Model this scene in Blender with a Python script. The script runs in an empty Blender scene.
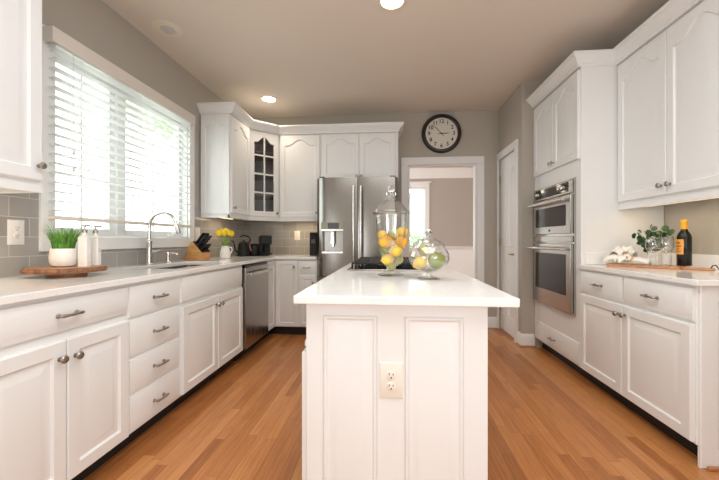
import bpy, bmesh, math, random
from mathutils import Matrix, Vector, Quaternion
R = math.radians
PI = math.pi
scn = bpy.context.scene
COL = scn.collection
random.seed(7)

# ------------------------------------------------------------------ camera, world, big lights, exposure
cd = bpy.data.cameras.new('camera'); cam = bpy.data.objects.new('camera', cd); COL.objects.link(cam)
cd.sensor_width = 36.0; cd.sensor_fit = 'HORIZONTAL'; cd.lens = 350.0 / 719 * 36.0
cd.clip_start = 0.02
cam.location = (0, 0, 1.105)
cam.rotation_euler = (R(90), 0, math.atan(30.5 / 350))
scn.camera = cam

w = bpy.data.worlds.new('sky'); scn.world = w; w.use_nodes = True
bg = w.node_tree.nodes['Background']
bg.inputs['Color'].default_value = (0.95, 0.985, 1.0, 1); bg.inputs['Strength'].default_value = 4.0

def area(name, loc, rot, sx, sy, power, col):
    l = bpy.data.lights.new(name, 'AREA'); l.shape = 'RECTANGLE'; l.size = sx; l.size_y = sy
    l.energy = power; l.color = col
    o = bpy.data.objects.new(name, l); COL.objects.link(o); o.location = loc; o.rotation_euler = rot
    return o
# added fill lights behind the camera (rear right, left and right), no windows built
area('rear_fill_light', (1.3, -2.6, 1.45), (R(90), 0, 0), 1.5, 2.2, 12, (0.88, 0.95, 1.0))
area('left_fill_light', (-1.90, -1.5, 1.4), (0, R(-118), 0), 1.7, 2.0, 68, (0.90, 0.96, 1.0))  # added fill, tilted up to brighten the ceiling
area('right_fill_light', (2.05, -1.4, 1.4), (0, R(118), 0), 1.8, 2.0, 68, (0.90, 0.96, 1.0))  # matching fill added on the right, also tilted towards the ceiling
# added overhead fill over the near half of the kitchen, no fixture built
area('overhead_fill_light', (0.10, 0.55, 2.70), (0, 0, 0), 2.0, 2.0, 35, (0.90, 0.96, 1.0))
# unseen fill light standing inside the dining room
area('dining_fill_light', (-1.2, 6.2, 1.5), (0, R(-90), 0), 1.4, 2.0, 32, (1.0, 0.96, 0.93))

scn.view_settings.view_transform = 'Standard'; scn.view_settings.look = 'None'
scn.view_settings.exposure = 0.47; scn.view_settings.gamma = 1.0
scn.view_settings.use_curve_mapping = False
try:
    scn.cycles.use_denoising = True
    scn.cycles.max_bounces = 10; scn.cycles.diffuse_bounces = 6; scn.cycles.transparent_max_bounces = 24
    scn.cycles.glossy_bounces = 5; scn.cycles.sample_clamp_indirect = 6
    scn.cycles.caustics_reflective = False; scn.cycles.caustics_refractive = False
except Exception:
    pass

# ------------------------------------------------------------------ materials
def newmat(name):
    m = bpy.data.materials.new(name); m.use_nodes = True
    nt = m.node_tree
    return m, nt, nt.nodes['Principled BSDF']
def nd(nt, typ, **kw):
    n = nt.nodes.new(typ)
    for k, v in kw.items(): setattr(n, k, v)
    return n
def setin(n, **kw):
    for k, v in kw.items(): n.inputs[k.replace('_', ' ')].default_value = v
def c4(c): return (c[0], c[1], c[2], 1)
def mat(name, col, rough=0.5, metal=0.0, emit=None, es=0, trans=0, spec=None, sub=0, vary=0.0, vscale=6, bump=0.0, bscale=40, coat=0):
    m, nt, b = newmat(name)
    b.inputs['Base Color'].default_value = c4(col); b.inputs['Roughness'].default_value = rough
    b.inputs['Metallic'].default_value = metal
    if spec is not None: b.inputs['Specular IOR Level'].default_value = spec
    if coat: b.inputs['Coat Weight'].default_value = coat; b.inputs['Coat Roughness'].default_value = 0.08
    if emit: b.inputs['Emission Color'].default_value = c4(emit); b.inputs['Emission Strength'].default_value = es
    if sub: b.inputs['Subsurface Weight'].default_value = sub; b.inputs['Subsurface Radius'].default_value = (0.02, 0.015, 0.01)
    tc = nd(nt, 'ShaderNodeTexCoord')
    if vary:
        n = nd(nt, 'ShaderNodeTexNoise'); n.inputs['Scale'].default_value = vscale; n.inputs['Detail'].default_value = 4
        nt.links.new(tc.outputs['Object'], n.inputs['Vector'])
        r = nd(nt, 'ShaderNodeValToRGB')
        r.color_ramp.elements[0].position = 0.3; r.color_ramp.elements[1].position = 0.7
        r.color_ramp.elements[0].color = c4([max(0, x * (1 - vary)) for x in col]); r.color_ramp.elements[1].color = c4([min(1, x * (1 + vary)) for x in col])
        nt.links.new(n.outputs['Fac'], r.inputs['Fac']); nt.links.new(r.outputs['Color'], b.inputs['Base Color'])
    if bump:
        n2 = nd(nt, 'ShaderNodeTexNoise'); n2.inputs['Scale'].default_value = bscale; n2.inputs['Detail'].default_value = 3
        nt.links.new(tc.outputs['Object'], n2.inputs['Vector'])
        bp = nd(nt, 'ShaderNodeBump'); bp.inputs['Strength'].default_value = bump; bp.inputs['Distance'].default_value = 0.004
        nt.links.new(n2.outputs['Fac'], bp.inputs['Height']); nt.links.new(bp.outputs['Normal'], b.inputs['Normal'])
    return m
def math_n(nt, op, a, b=None):
    n = nd(nt, 'ShaderNodeMath', operation=op)
    for i, v in enumerate((a, b)):
        if v is None: continue
        if isinstance(v, (int, float)): n.inputs[i].default_value = v
        else: nt.links.new(v, n.inputs[i])
    return n.outputs[0]

def floor_mat():
    m, nt, b = newmat('oak_strip_floor')
    tc = nd(nt, 'ShaderNodeTexCoord'); sp = nd(nt, 'ShaderNodeSeparateXYZ'); nt.links.new(tc.outputs['Object'], sp.inputs[0])
    W, L = 0.0572, 0.95
    xs = math_n(nt, 'DIVIDE', sp.outputs['X'], W); row = math_n(nt, 'FLOOR', xs)
    wn = nd(nt, 'ShaderNodeTexWhiteNoise', noise_dimensions='1D'); nt.links.new(row, wn.inputs['W'])
    off = math_n(nt, 'MULTIPLY', wn.outputs['Value'], 7.3)
    ys = math_n(nt, 'ADD', math_n(nt, 'DIVIDE', sp.outputs['Y'], L), off); pid = math_n(nt, 'FLOOR', ys)
    cb = nd(nt, 'ShaderNodeCombineXYZ'); nt.links.new(row, cb.inputs[0]); nt.links.new(pid, cb.inputs[1])
    w2 = nd(nt, 'ShaderNodeTexWhiteNoise', noise_dimensions='3D'); nt.links.new(cb.outputs[0], w2.inputs['Vector'])
    # grain
    cg = nd(nt, 'ShaderNodeCombineXYZ')
    nt.links.new(math_n(nt, 'MULTIPLY', sp.outputs['X'], 60.0), cg.inputs[0])
    nt.links.new(math_n(nt, 'MULTIPLY', sp.outputs['Y'], 3.0), cg.inputs[1])
    nt.links.new(math_n(nt, 'MULTIPLY', w2.outputs['Value'], 37.0), cg.inputs[2])
    ng = nd(nt, 'ShaderNodeTexNoise'); setin(ng, Scale=1.3, Detail=6.0, Roughness=0.65, Distortion=0.6); nt.links.new(cg.outputs[0], ng.inputs['Vector'])
    ramp = nd(nt, 'ShaderNodeValToRGB'); e = ramp.color_ramp.elements
    e[0].position = 0.0; e[0].color = FLOOR_DARK; e[1].position = 1.0; e[1].color = FLOOR_LIGHT
    e2 = ramp.color_ramp.elements.new(0.5); e2.color = FLOOR_MID
    fac = math_n(nt, 'ADD', math_n(nt, 'MULTIPLY', w2.outputs['Value'], 0.55), math_n(nt, 'MULTIPLY', math_n(nt, 'SUBTRACT', ng.outputs['Fac'], 0.28), 1.0))
    nt.links.new(fac, ramp.inputs['Fac'])
    # seams
    fx = math_n(nt, 'FRACT', xs); ex = math_n(nt, 'MINIMUM', fx, math_n(nt, 'SUBTRACT', 1.0, fx))
    fy = math_n(nt, 'FRACT', ys); ey = math_n(nt, 'MINIMUM', fy, math_n(nt, 'SUBTRACT', 1.0, fy))
    sx = math_n(nt, 'LESS_THAN', ex, 0.018); sy = math_n(nt, 'LESS_THAN', ey, 0.0012)
    seam = math_n(nt, 'MULTIPLY', math_n(nt, 'MAXIMUM', sx, sy), 0.55)
    mx = nd(nt, 'ShaderNodeMix', data_type='RGBA'); nt.links.new(seam, mx.inputs['Factor'])
    nt.links.new(ramp.outputs['Color'], mx.inputs[6]); mx.inputs[7].default_value = (0.12, 0.045, 0.015, 1)
    nt.links.new(mx.outputs[2], b.inputs['Base Color'])
    b.inputs['Roughness'].default_value = 0.30; b.inputs['Specular IOR Level'].default_value = 0.4
    bp = nd(nt, 'ShaderNodeBump'); bp.inputs['Strength'].default_value = 0.25; bp.inputs['Distance'].default_value = 0.001
    nt.links.new(math_n(nt, 'SUBTRACT', 1.0, seam), bp.inputs['Height']); nt.links.new(bp.outputs['Normal'], b.inputs['Normal'])
    return m
FLOOR_DARK = (0.26, 0.085, 0.024, 1); FLOOR_MID = (0.46, 0.185, 0.060, 1); FLOOR_LIGHT = (0.64, 0.31, 0.12, 1)

def tile_mat(axis):
    m, nt, b = newmat('grey_glazed_tile_' + axis)
    tc = nd(nt, 'ShaderNodeTexCoord'); sp = nd(nt, 'ShaderNodeSeparateXYZ'); nt.links.new(tc.outputs['Object'], sp.inputs[0])
    cb = nd(nt, 'ShaderNodeCombineXYZ'); nt.links.new(sp.outputs[axis], cb.inputs[0])
    nt.links.new(math_n(nt, 'SUBTRACT', sp.outputs['Z'], 0.914), cb.inputs[1])
    br = nd(nt, 'ShaderNodeTexBrick'); setin(br, Scale=1.0, Brick_Width=0.204, Row_Height=0.104, Mortar_Size=0.0016, Mortar_Smooth=0.1, Bias=0.0)
    br.offset = 0.5; br.offset_frequency = 2
    br.inputs['Color1'].default_value = (0.32, 0.305, 0.285, 1); br.inputs['Color2'].default_value = (0.385, 0.37, 0.35, 1); br.inputs['Mortar'].default_value = (0.62, 0.6, 0.57, 1)
    nt.links.new(cb.outputs[0], br.inputs['Vector']); nt.links.new(br.outputs['Color'], b.inputs['Base Color'])
    b.inputs['Roughness'].default_value = 0.16
    bp = nd(nt, 'ShaderNodeBump'); bp.invert = True; bp.inputs['Strength'].default_value = 0.5; bp.inputs['Distance'].default_value = 0.002
    nt.links.new(br.outputs['Fac'], bp.inputs['Height']); nt.links.new(bp.outputs['Normal'], b.inputs['Normal'])
    return m
def quartz_mat():
    m, nt, b = newmat('white_quartz')
    tc = nd(nt, 'ShaderNodeTexCoord')
    n = nd(nt, 'ShaderNodeTexNoise'); setin(n, Scale=2.2, Detail=7.0, Roughness=0.6, Distortion=1.6); nt.links.new(tc.outputs['Object'], n.inputs['Vector'])
    d = math_n(nt, 'ABSOLUTE', math_n(nt, 'SUBTRACT', n.outputs['Fac'], 0.5))
    r = nd(nt, 'ShaderNodeValToRGB'); e = r.color_ramp.elements
    e[0].position = 0; e[0].color = (0.79, 0.785, 0.775, 1); e[1].position = 0.012; e[1].color = (0.85, 0.845, 0.835, 1)
    nt.links.new(d, r.inputs['Fac']); nt.links.new(r.outputs['Color'], b.inputs['Base Color'])
    b.inputs['Roughness'].default_value = 0.09; b.inputs['Specular IOR Level'].default_value = 0.55
    return m
def steel_mat(name, col=(0.60, 0.58, 0.55), rough=0.24, vertical=True):
    m, nt, b = newmat(name)
    tc = nd(nt, 'ShaderNodeTexCoord'); mp = nd(nt, 'ShaderNodeMapping'); nt.links.new(tc.outputs['Object'], mp.inputs['Vector'])
    mp.inputs['Scale'].default_value = (260, 260, 2) if vertical else (3, 3, 300)
    n = nd(nt, 'ShaderNodeTexNoise'); setin(n, Scale=1.0, Detail=2.0); nt.links.new(mp.outputs[0], n.inputs['Vector'])
    mr = nd(nt, 'ShaderNodeMapRange'); nt.links.new(n.outputs['Fac'], mr.inputs['Value']); mr.inputs[3].default_value = rough - 0.06; mr.inputs[4].default_value = rough + 0.08
    nt.links.new(mr.outputs[0], b.inputs['Roughness'])
    b.inputs['Base Color'].default_value = c4(col); b.inputs['Metallic'].default_value = 1
    return m
def wood_mat(name, c1, c2, scale=(4, 40, 40), rough=0.4):
    m, nt, b = newmat(name)
    tc = nd(nt, 'ShaderNodeTexCoord'); mp = nd(nt, 'ShaderNodeMapping'); nt.links.new(tc.outputs['Object'], mp.inputs['Vector'])
    mp.inputs['Scale'].default_value = scale
    n = nd(nt, 'ShaderNodeTexNoise'); setin(n, Scale=1.0, Detail=6.0, Roughness=0.6, Distortion=0.8); nt.links.new(mp.outputs[0], n.inputs['Vector'])
    r = nd(nt, 'ShaderNodeValToRGB'); e = r.color_ramp.elements
    e[0].position = 0.32; e[0].color = c4(c1); e[1].position = 0.68; e[1].color = c4(c2)
    nt.links.new(n.outputs['Fac'], r.inputs['Fac']); nt.links.new(r.outputs['Color'], b.inputs['Base Color'])
    b.inputs['Roughness'].default_value = rough
    return m
def thin_glass(name, tint=(1, 1, 1), base=0.02, gain=1.0, rough=0.0):
    m = bpy.data.materials.new(name); m.use_nodes = True; nt = m.node_tree; nt.nodes.clear()
    out = nd(nt, 'ShaderNodeOutputMaterial'); mix = nd(nt, 'ShaderNodeMixShader')
    tr = nd(nt, 'ShaderNodeBsdfTransparent'); tr.inputs[0].default_value = c4(tint)
    gl = nd(nt, 'ShaderNodeBsdfGlossy'); gl.inputs['Roughness'].default_value = rough
    lw = nd(nt, 'ShaderNodeLayerWeight'); lw.inputs['Blend'].default_value = 0.5
    f = math_n(nt, 'MINIMUM', math_n(nt, 'ADD', math_n(nt, 'MULTIPLY', math_n(nt, 'POWER', lw.outputs['Facing'], 4.0), 0.75 * gain), 0.03 * gain + base), 1.0)
    nt.links.new(f, mix.inputs[0]); nt.links.new(tr.outputs[0], mix.inputs[1]); nt.links.new(gl.outputs[0], mix.inputs[2])
    nt.links.new(mix.outputs[0], out.inputs[0])
    return m
def translucent(name, col, fac=0.5):
    m, nt, b = newmat(name); out = nt.nodes['Material Output']
    b.inputs['Base Color'].default_value = c4(col); b.inputs['Roughness'].default_value = 0.5
    t = nd(nt, 'ShaderNodeBsdfTranslucent'); t.inputs[0].default_value = c4(col)
    mx = nd(nt, 'ShaderNodeMixShader'); mx.inputs[0].default_value = fac
    nt.links.new(b.outputs[0], mx.inputs[1]); nt.links.new(t.outputs[0], mx.inputs[2]); nt.links.new(mx.outputs[0], out.inputs[0])
    return m

def solid_glass(name):
    m, nt, b = newmat(name); b.inputs['Transmission Weight'].default_value = 1; b.inputs['Roughness'].default_value = 0.0; b.inputs['IOR'].default_value = 1.48
    b.inputs['Base Color'].default_value = (0.97, 0.98, 0.975, 1); return m
M = dict(
    solidglass=solid_glass('clear_solid_glass'),
    wall=mat('greige_wall_paint', (0.45, 0.42, 0.37), 0.75, bump=0.05, bscale=180),
    ceil=mat('taupe_ceiling_paint', (0.76, 0.69, 0.61), 0.85, bump=0.05, bscale=120),
    trim=mat('white_trim_paint', (0.80, 0.805, 0.80), 0.38),
    cab=mat('white_cabinet_paint', (0.795, 0.805, 0.805), 0.34),
    floor=floor_mat(), tileL=tile_mat('Y'), tileB=tile_mat('X'), quartz=quartz_mat(),
    steel=steel_mat('brushed_stainless', (0.43, 0.41, 0.385)), fridgesteel=steel_mat('fridge_stainless', (0.27, 0.255, 0.235), 0.22), steelh=steel_mat('brushed_stainless_bar', (0.66, 0.64, 0.61), 0.2, False),
    darksteel=mat('grey_appliance_side', (0.09, 0.09, 0.095), 0.45, 0.3),
    nickel=mat('satin_nickel', (0.42, 0.38, 0.34), 0.28, 1.0),
    chrome=mat('polished_chrome', (0.75, 0.75, 0.75), 0.08, 1.0),
    brass=mat('polished_brass', (0.62, 0.43, 0.18), 0.25, 1.0),
    black=mat('black_plastic', (0.008, 0.008, 0.009), 0.35, spec=0.3), matteblack=mat('matte_black_metal', (0.009, 0.009, 0.010), 0.45, spec=0.25),
    castiron=mat('cast_iron', (0.012, 0.012, 0.013), 0.5, spec=0.3, bump=0.1, bscale=200),
    blackglass=mat('black_oven_glass', (0.008, 0.008, 0.009), 0.06, spec=0.35),
    display=mat('grey_display', (0.07, 0.08, 0.10), 0.1, spec=0.6), greenled=mat('green_panel', (0.27, 0.30, 0.19), 0.3),
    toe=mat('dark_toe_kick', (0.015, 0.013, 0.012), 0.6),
    glass=thin_glass('clear_glass', (0.985, 0.99, 0.985), 0.06, 1.6), winglass=thin_glass('window_glass', (0.96, 0.99, 0.97), 0.0, 0.8),
    cabglass=thin_glass('cabinet_glass', (0.86, 0.86, 0.85), 0.02, 1.0),
    slat=translucent('white_blind_slat', (0.88, 0.89, 0.88), 0.40), shade=translucent('pale_roller_shade', (0.80, 0.83, 0.81), 0.65),
    valance=mat('painted_valance', (0.74, 0.69, 0.64), 0.5), rail=mat('cream_blind_rail', (0.74, 0.68, 0.60), 0.5),
    plate=mat('ivory_plate', (0.80, 0.76, 0.68), 0.35), whiteplate=mat('white_plate', (0.80, 0.78, 0.76), 0.35), slot=mat('dark_slot', (0.03, 0.025, 0.02), 0.6),
    ceramic=mat('white_ceramic', (0.80, 0.785, 0.75), 0.3, coat=0.2, vary=0.04, vscale=30),
    grass=mat('green_grass_blade', (0.13, 0.32, 0.045), 0.5, vary=0.5, vscale=30), leaf=mat('eucalyptus_leaf', (0.035, 0.085, 0.03), 0.45, vary=0.4, vscale=40),
    treeleaf=translucent('tree_leaf', (0.42, 0.50, 0.34), 0.4), bark=mat('tree_bark', (0.11, 0.08, 0.055), 0.9, vary=0.4, vscale=12, bump=0.4),
    bounceground=mat('pale_bounce_ground', (0.55, 0.54, 0.50), 0.9, vary=0.1, vscale=3),  # unseen ground, made pale to bounce light up to the ceiling
    liveedge=wood_mat('live_edge_wood', (0.26, 0.105, 0.045), (0.46, 0.23, 0.11), (6, 60, 60)), barkedge=mat('bark_edge', (0.22, 0.10, 0.05), 0.8, vary=0.5, vscale=50, bump=0.5),
    acacia=wood_mat('acacia_board', (0.36, 0.16, 0.07), (0.56, 0.30, 0.15), (50, 4, 50)), blockwood=wood_mat('knife_block_wood', (0.42, 0.19, 0.06), (0.60, 0.31, 0.11), (8, 8, 60)),
    orange=mat('orange_yellow_peel', (0.86, 0.42, 0.03), 0.38, vary=0.12, vscale=20, bump=0.25, bscale=160), lemon=mat('lemon_peel', (0.86, 0.55, 0.06), 0.38, vary=0.1, vscale=20, bump=0.25, bscale=160),
    apple=mat('green_apple_skin', (0.25, 0.29, 0.04), 0.22, vary=0.25, vscale=14), pear=mat('pale_green_skin', (0.46, 0.45, 0.17), 0.32, vary=0.2, vscale=25), stem=mat('fruit_stem', (0.10, 0.06, 0.03), 0.8),
    tulip=mat('yellow_petal', (0.90, 0.62, 0.015), 0.45, vary=0.12, vscale=40), tstem=mat('tulip_green', (0.20, 0.36, 0.06), 0.5),
    cloth=mat('white_linen', (0.84, 0.81, 0.76), 0.85, bump=0.2, bscale=300), gold=mat('gold_ring', (0.75, 0.50, 0.22), 0.3, 1.0),
    bottleglass=mat('dark_bottle_glass', (0.005, 0.006, 0.005), 0.06, spec=0.45), foil=mat('orange_gold_foil', (0.85, 0.42, 0.03), 0.38, 0.3), labelorange=mat('orange_label', (0.84, 0.36, 0.06), 0.5), labelmark=mat('pale_print', (0.72, 0.62, 0.50), 0.6), labeldark=mat('brown_print', (0.25, 0.10, 0.03), 0.6),
    clockwood=mat('dark_brown_clock_frame', (0.022, 0.014, 0.011), 0.32), clockface=mat('cream_clock_face', (0.72, 0.69, 0.62), 0.55), ink=mat('black_ink', (0.015, 0.014, 0.013), 0.6),
    lamp=mat('warm_lamp', (1, 1, 1), 0.5, emit=(1.0, 0.86, 0.66), es=14.0), lampoff=mat('frosted_lamp_off', (0.60, 0.575, 0.58), 0.4),
    candtrim=mat('cream_can_trim', (0.80, 0.74, 0.60), 0.5), ledstrip=mat('warm_strip', (1, 1, 1), 0.5, emit=(1.0, 0.66, 0.30), es=1.6), candle=mat('lit_candle_bulb', (1, 1, 1), 0.4, emit=(1, 0.85, 0.6), es=12.0),
    interior=mat('cabinet_interior', (0.30, 0.26, 0.22), 0.6), copper=mat('copper_handle', (0.5, 0.22, 0.10), 0.35, 0.5),
    dinwall=mat('dining_taupe_paint', (0.43, 0.39, 0.355), 0.75), wax=mat('white_wax', (0.84, 0.83, 0.80), 0.45), vasewhite=mat('speckled_white_vase', (0.78, 0.75, 0.69), 0.4, vary=0.12, vscale=60),
    leather=mat('dark_leather_cord', (0.03, 0.02, 0.015), 0.7), woodtrim=mat('oak_shoe_trim', (0.42, 0.19, 0.08), 0.4),
)

# ------------------------------------------------------------------ mesh helpers
class MB:
    def __init__(s, mx=None): s.bm = bmesh.new(); s.mx = mx or Matrix()
    def v(s, p): return s.bm.verts.new(s.mx @ Vector(p))
    def f(s, vs):
        try: return s.bm.faces.new(vs)
        except ValueError: return None
    def box(s, x0, y0, z0, x1, y1, z1):
        x0, x1 = min(x0, x1), max(x0, x1); y0, y1 = min(y0, y1), max(y0, y1); z0, z1 = min(z0, z1), max(z0, z1)
        p = [s.v((x, y, z)) for z in (z0, z1) for y in (y0, y1) for x in (x0, x1)]
        for q in ((0, 2, 3, 1), (4, 5, 7, 6), (0, 1, 5, 4), (1, 3, 7, 5), (3, 2, 6, 7), (2, 0, 4, 6)): s.f([p[i] for i in q])
        return s
    def prism(s, pts, z0, z1):
        a = [s.v((x, y, z0)) for x, y in pts]; b = [s.v((x, y, z1)) for x, y in pts]; n = len(pts)
        s.f(a[::-1]); s.f(b)
        for i in range(n): s.f([a[i], a[(i + 1) % n], b[(i + 1) % n], b[i]])
        return s
    def loops(s, ls, cap0=True, cap1=True, closed=True):
        vs = [[s.v(p) for p in l] for l in ls]; n = len(vs[0])
        for a, b in zip(vs, vs[1:]):
            for i in range(n if closed else n - 1):
                j = (i + 1) % n; s.f([a[i], a[j], b[j], b[i]])
        if cap0: s.f(vs[0][::-1])
        if cap1: s.f(vs[-1])
        return s
    def lathe(s, prof, c=(0, 0, 0), n=32, axis='Z', close=True):
        rings = []
        for r, h in prof:
            if r < 1e-5: rings.append([s.v(s._ax(c, 0, 0, h, axis))])
            else: rings.append([s.v(s._ax(c, r * math.cos(2 * PI * i / n), r * math.sin(2 * PI * i / n), h, axis)) for i in range(n)])
        for a, b in zip(rings, rings[1:]):
            for i in range(n):
                j = (i + 1) % n
                if len(a) == 1 and len(b) == 1: continue
                if len(a) == 1: s.f([a[0], b[j], b[i]])
                elif len(b) == 1: s.f([a[i], a[j], b[0]])
                else: s.f([a[i], a[j], b[j], b[i]])
        if close:
            if len(rings[0]) > 1: s.f(rings[0][::-1])
            if len(rings[-1]) > 1: s.f(rings[-1])
        return s
    def _ax(s, c, a, b, h, axis):
        if axis == 'Z': return (c[0] + a, c[1] + b, c[2] + h)
        if axis == 'X': return (c[0] + h, c[1] + a, c[2] + b)
        if axis == '-Y': return (c[0] + a, c[1] - h, c[2] + b)
        return (c[0] + a, c[1] + h, c[2] + b)
    def tube(s, path, r, n=10, caps=True):
        P = [Vector(p) for p in path]; rs = r if isinstance(r, (list, tuple)) else [r] * len(P)
        t0 = (P[1] - P[0]).normalized(); u = t0.orthogonal().normalized(); prev = t0; ls = []
        for i, p in enumerate(P):
            t = ((P[i] - P[i - 1]).normalized() if i else t0)
            if 0 < i < len(P) - 1: t = ((P[i + 1] - P[i]).normalized() + t).normalized()
            q = prev.rotation_difference(t); u = (q @ u).normalized(); prev = t; w_ = t.cross(u)
            ls.append([p + rs[i] * (math.cos(2 * PI * k / n) * u + math.sin(2 * PI * k / n) * w_) for k in range(n)])
        return s.loops(ls, caps, caps)
    def sphere(s, c, rx, ry=None, rz=None, n=16, m=10):
        ry = ry or rx; rz = rz or rx
        rings = []
        for k in range(m + 1):
            th = PI * k / m; r = math.sin(th); h = -math.cos(th)
            if k in (0, m): rings.append([s.v((c[0], c[1], c[2] + rz * h))])
            else: rings.append([s.v((c[0] + rx * r * math.cos(2 * PI * i / n), c[1] + ry * r * math.sin(2 * PI * i / n), c[2] + rz * h)) for i in range(n)])
        for a, b in zip(rings, rings[1:]):
            for i in range(n):
                j = (i + 1) % n
                if len(a) == 1: s.f([a[0], b[j], b[i]])
                elif len(b) == 1: s.f([a[i], a[j], b[0]])
                else: s.f([a[i], a[j], b[j], b[i]])
        return s
    def build(s, name, m, parent=None, bevel=0.0, seg=2, smooth=35, world=False):
        me = bpy.data.meshes.new(name)
        bmesh.ops.recalc_face_normals(s.bm, faces=s.bm.faces[:])
        s.bm.to_mesh(me); s.bm.free(); me.materials.append(M[m] if isinstance(m, str) else m)
        if smooth:
            me.polygons.foreach_set('use_smooth', [True] * len(me.polygons))
            me.set_sharp_from_angle(angle=R(smooth))
        o = bpy.data.objects.new(name, me); COL.objects.link(o)
        if parent is not None:
            o.parent = parent
            if world: o.matrix_parent_inverse = rootmx(parent).inverted()
        if bevel:
            md = o.modifiers.new('bevel', 'BEVEL'); md.width = bevel; md.segments = seg; md.limit_method = 'ANGLE'; md.angle_limit = R(40); md.harden_normals = False
        return o
def rootmx(o):
    m = Matrix.Translation(o.location) @ o.rotation_euler.to_matrix().to_4x4()
    return rootmx(o.parent) @ o.matrix_parent_inverse @ m if o.parent else m
def tag(o, label, cat, group=None):
    o['label'] = label; o['category'] = cat
    if group: o['group'] = group
    return o
def thing(name, label, cat, loc=(0, 0, 0), rz=0.0, group=None):
    o = bpy.data.objects.new(name, None); COL.objects.link(o); o.empty_display_size = 0.05
    o.location = loc; o.rotation_euler = (0, 0, rz)
    return tag(o, label, cat, group)
def struct(o): o['kind'] = 'structure'; return o
def sbox(name, m, *b, bevel=0): return struct(MB().box(*b).build(name, m, bevel=bevel))
def copy_tree(o, parent=None):
    c = o.copy(); COL.objects.link(c)
    if parent is not None: c.parent = parent
    for ch in list(o.children): copy_tree(ch, c)
    return c
def relabel(o, label, group=None):
    o['label'] = label
    if group: o['group'] = group
    return o
def T(x, y, z): return Matrix.Translation((x, y, z))
def RZ(a): return Matrix.Rotation(a, 4, 'Z')

# raised panels: local x across, -y towards the viewer, z up
def outline(x0, x1, z0, z1, arch=0.0, n=17):
    pts = [(x0, z0), (x1, z0)]
    for i in range(n):
        t = i / (n - 1); x = x1 + (x0 - x1) * t
        u = abs(2 * t - 1)
        if arch:
            k = 0.72
            h = arch if u < 0.0 else 0
            if u < k: h = arch * (0.5 + 0.5 * math.cos(PI * u / k)) ** 0.75
            else: h = 0.0
            z = z1 - arch + h
        else: z = z1
        pts.append((x, z))
    return pts
def panel(mb, x0, x1, z0, z1, yb=0.0, t=0.02, fw=0.055, arch=0.0, groove=0.010):
    """door slab: flat frame, routed groove, raised field"""
    def lp(i, y, a=0.0, extra=0.0): return [(x, y, z) for x, z in outline(x0 + i, x1 - i, z0 + i, z1 - i - extra, a)]
    yf = yb - t
    L = [lp(0, yb), lp(0, yf + 0.004), lp(0.004, yf),
         lp(fw, yf, arch), lp(fw + 0.007, yf + groove, arch), lp(fw + 0.013, yf + groove, arch), lp(fw + 0.047, yf + 0.0015, arch), lp(fw + 0.051, yf + 0.001, arch)]
    return mb.loops(L)
def drawer_front(mb, x0, x1, z0, z1, yb=0.0, t=0.02):
    def lp(i, y): return [(x, y, z) for x, z in outline(x0 + i, x1 - i, z0 + i, z1 - i, 0, 2)]
    yf = yb - t
    return mb.loops([lp(0, yb), lp(0, yf + 0.010), lp(0.007, yf + 0.008), lp(0.026, yf + 0.001), lp(0.030, yf)])
KNOB = [(0.009, 0), (0.009, 0.002), (0.005, 0.004), (0.005, 0.014), (0.010, 0.017), (0.0155, 0.021), (0.0165, 0.025), (0.014, 0.029), (0.008, 0.0315), (0, 0.032)]
def knob(parent, x, z, y=-0.02):
    return MB().lathe(KNOB, (x, y, z), 20, '-Y').build('knob', 'nickel', parent)
def pull(parent, x, z, y=-0.02, L=0.105):
    h = L / 2; mb = MB()
    mb.tube([(x - h, y - 0.024, z), (x - h * .8, y - 0.027, z), (x - h * .3, y - 0.030, z), (x, y - 0.031, z), (x + h * .3, y - 0.030, z), (x + h * .8, y - 0.027, z), (x + h, y - 0.024, z)],
            [0.0045, 0.0075, 0.005, 0.0065, 0.005, 0.0075, 0.0045], 10)
    for sx in (-1, 1):
        mb.lathe([(0.010, -0.001), (0.010, 0.003), (0.0055, 0.006), (0.005, 0.026)], (x + sx * h * .78, y, z), 14, '-Y')
    return mb.build('pull', 'nickel', parent)
def door(parent, x0, x1, z0, z1, arch=0.0, kn=None, name='door', fw=0.055):
    d = panel(MB(), x0 + .0025, x1 - .0025, z0 + .002, z1 - .002, 0, 0.02, fw, arch).build(name, 'cab', parent)
    if kn: knob(d, kn[0], kn[1])
    return d
def drawer(parent, x0, x1, z0, z1, pl=True, name='drawer'):
    d = drawer_front(MB(), x0 + .0025, x1 - .0025, z0 + .002, z1 - .002).build(name, 'cab', parent)
    if pl: pull(d, (x0 + x1) / 2, (z0 + z1) / 2)
    return d
def sweep(path, prof, z, side=1, i0=0, i1=None, cap=True):
    """mitred sweep of profile (out, up) along an XY path; out is to the right of travel when side=1"""
    P = [Vector(p) for p in path]; n = len(P)
    i1 = n - 1 if i1 is None else i1
    def nrm(a, b): d = (b - a).normalized(); return Vector((d.y, -d.x)) * side
    ls = []
    for i in range(i0, i1 + 1):
        ns = []
        if i > 0: ns.append(nrm(P[i - 1], P[i]))
        if i < n - 1: ns.append(nrm(P[i], P[i + 1]))
        if len(ns) == 2:
            m_ = (ns[0] + ns[1]).normalized(); m_ = m_ / max(0.3, m_.dot(ns[0]))
        else: m_ = ns[0]
        ls.append([(P[i].x + m_.x * o, P[i].y + m_.y * o, z + u) for o, u in prof])
    return MB().loops(ls, cap, cap)
CROWN = [(-0.015, 0), (0.008, 0), (0.010, 0.020), (0.016, 0.024), (0.018, 0.034), (0.030, 0.052), (0.046, 0.074), (0.056, 0.088), (0.058, 0.098), (0.064, 0.100), (0.066, 0.122), (-0.015, 0.122)]
CROWN = [(o, u * .78) for o, u in CROWN]

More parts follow.
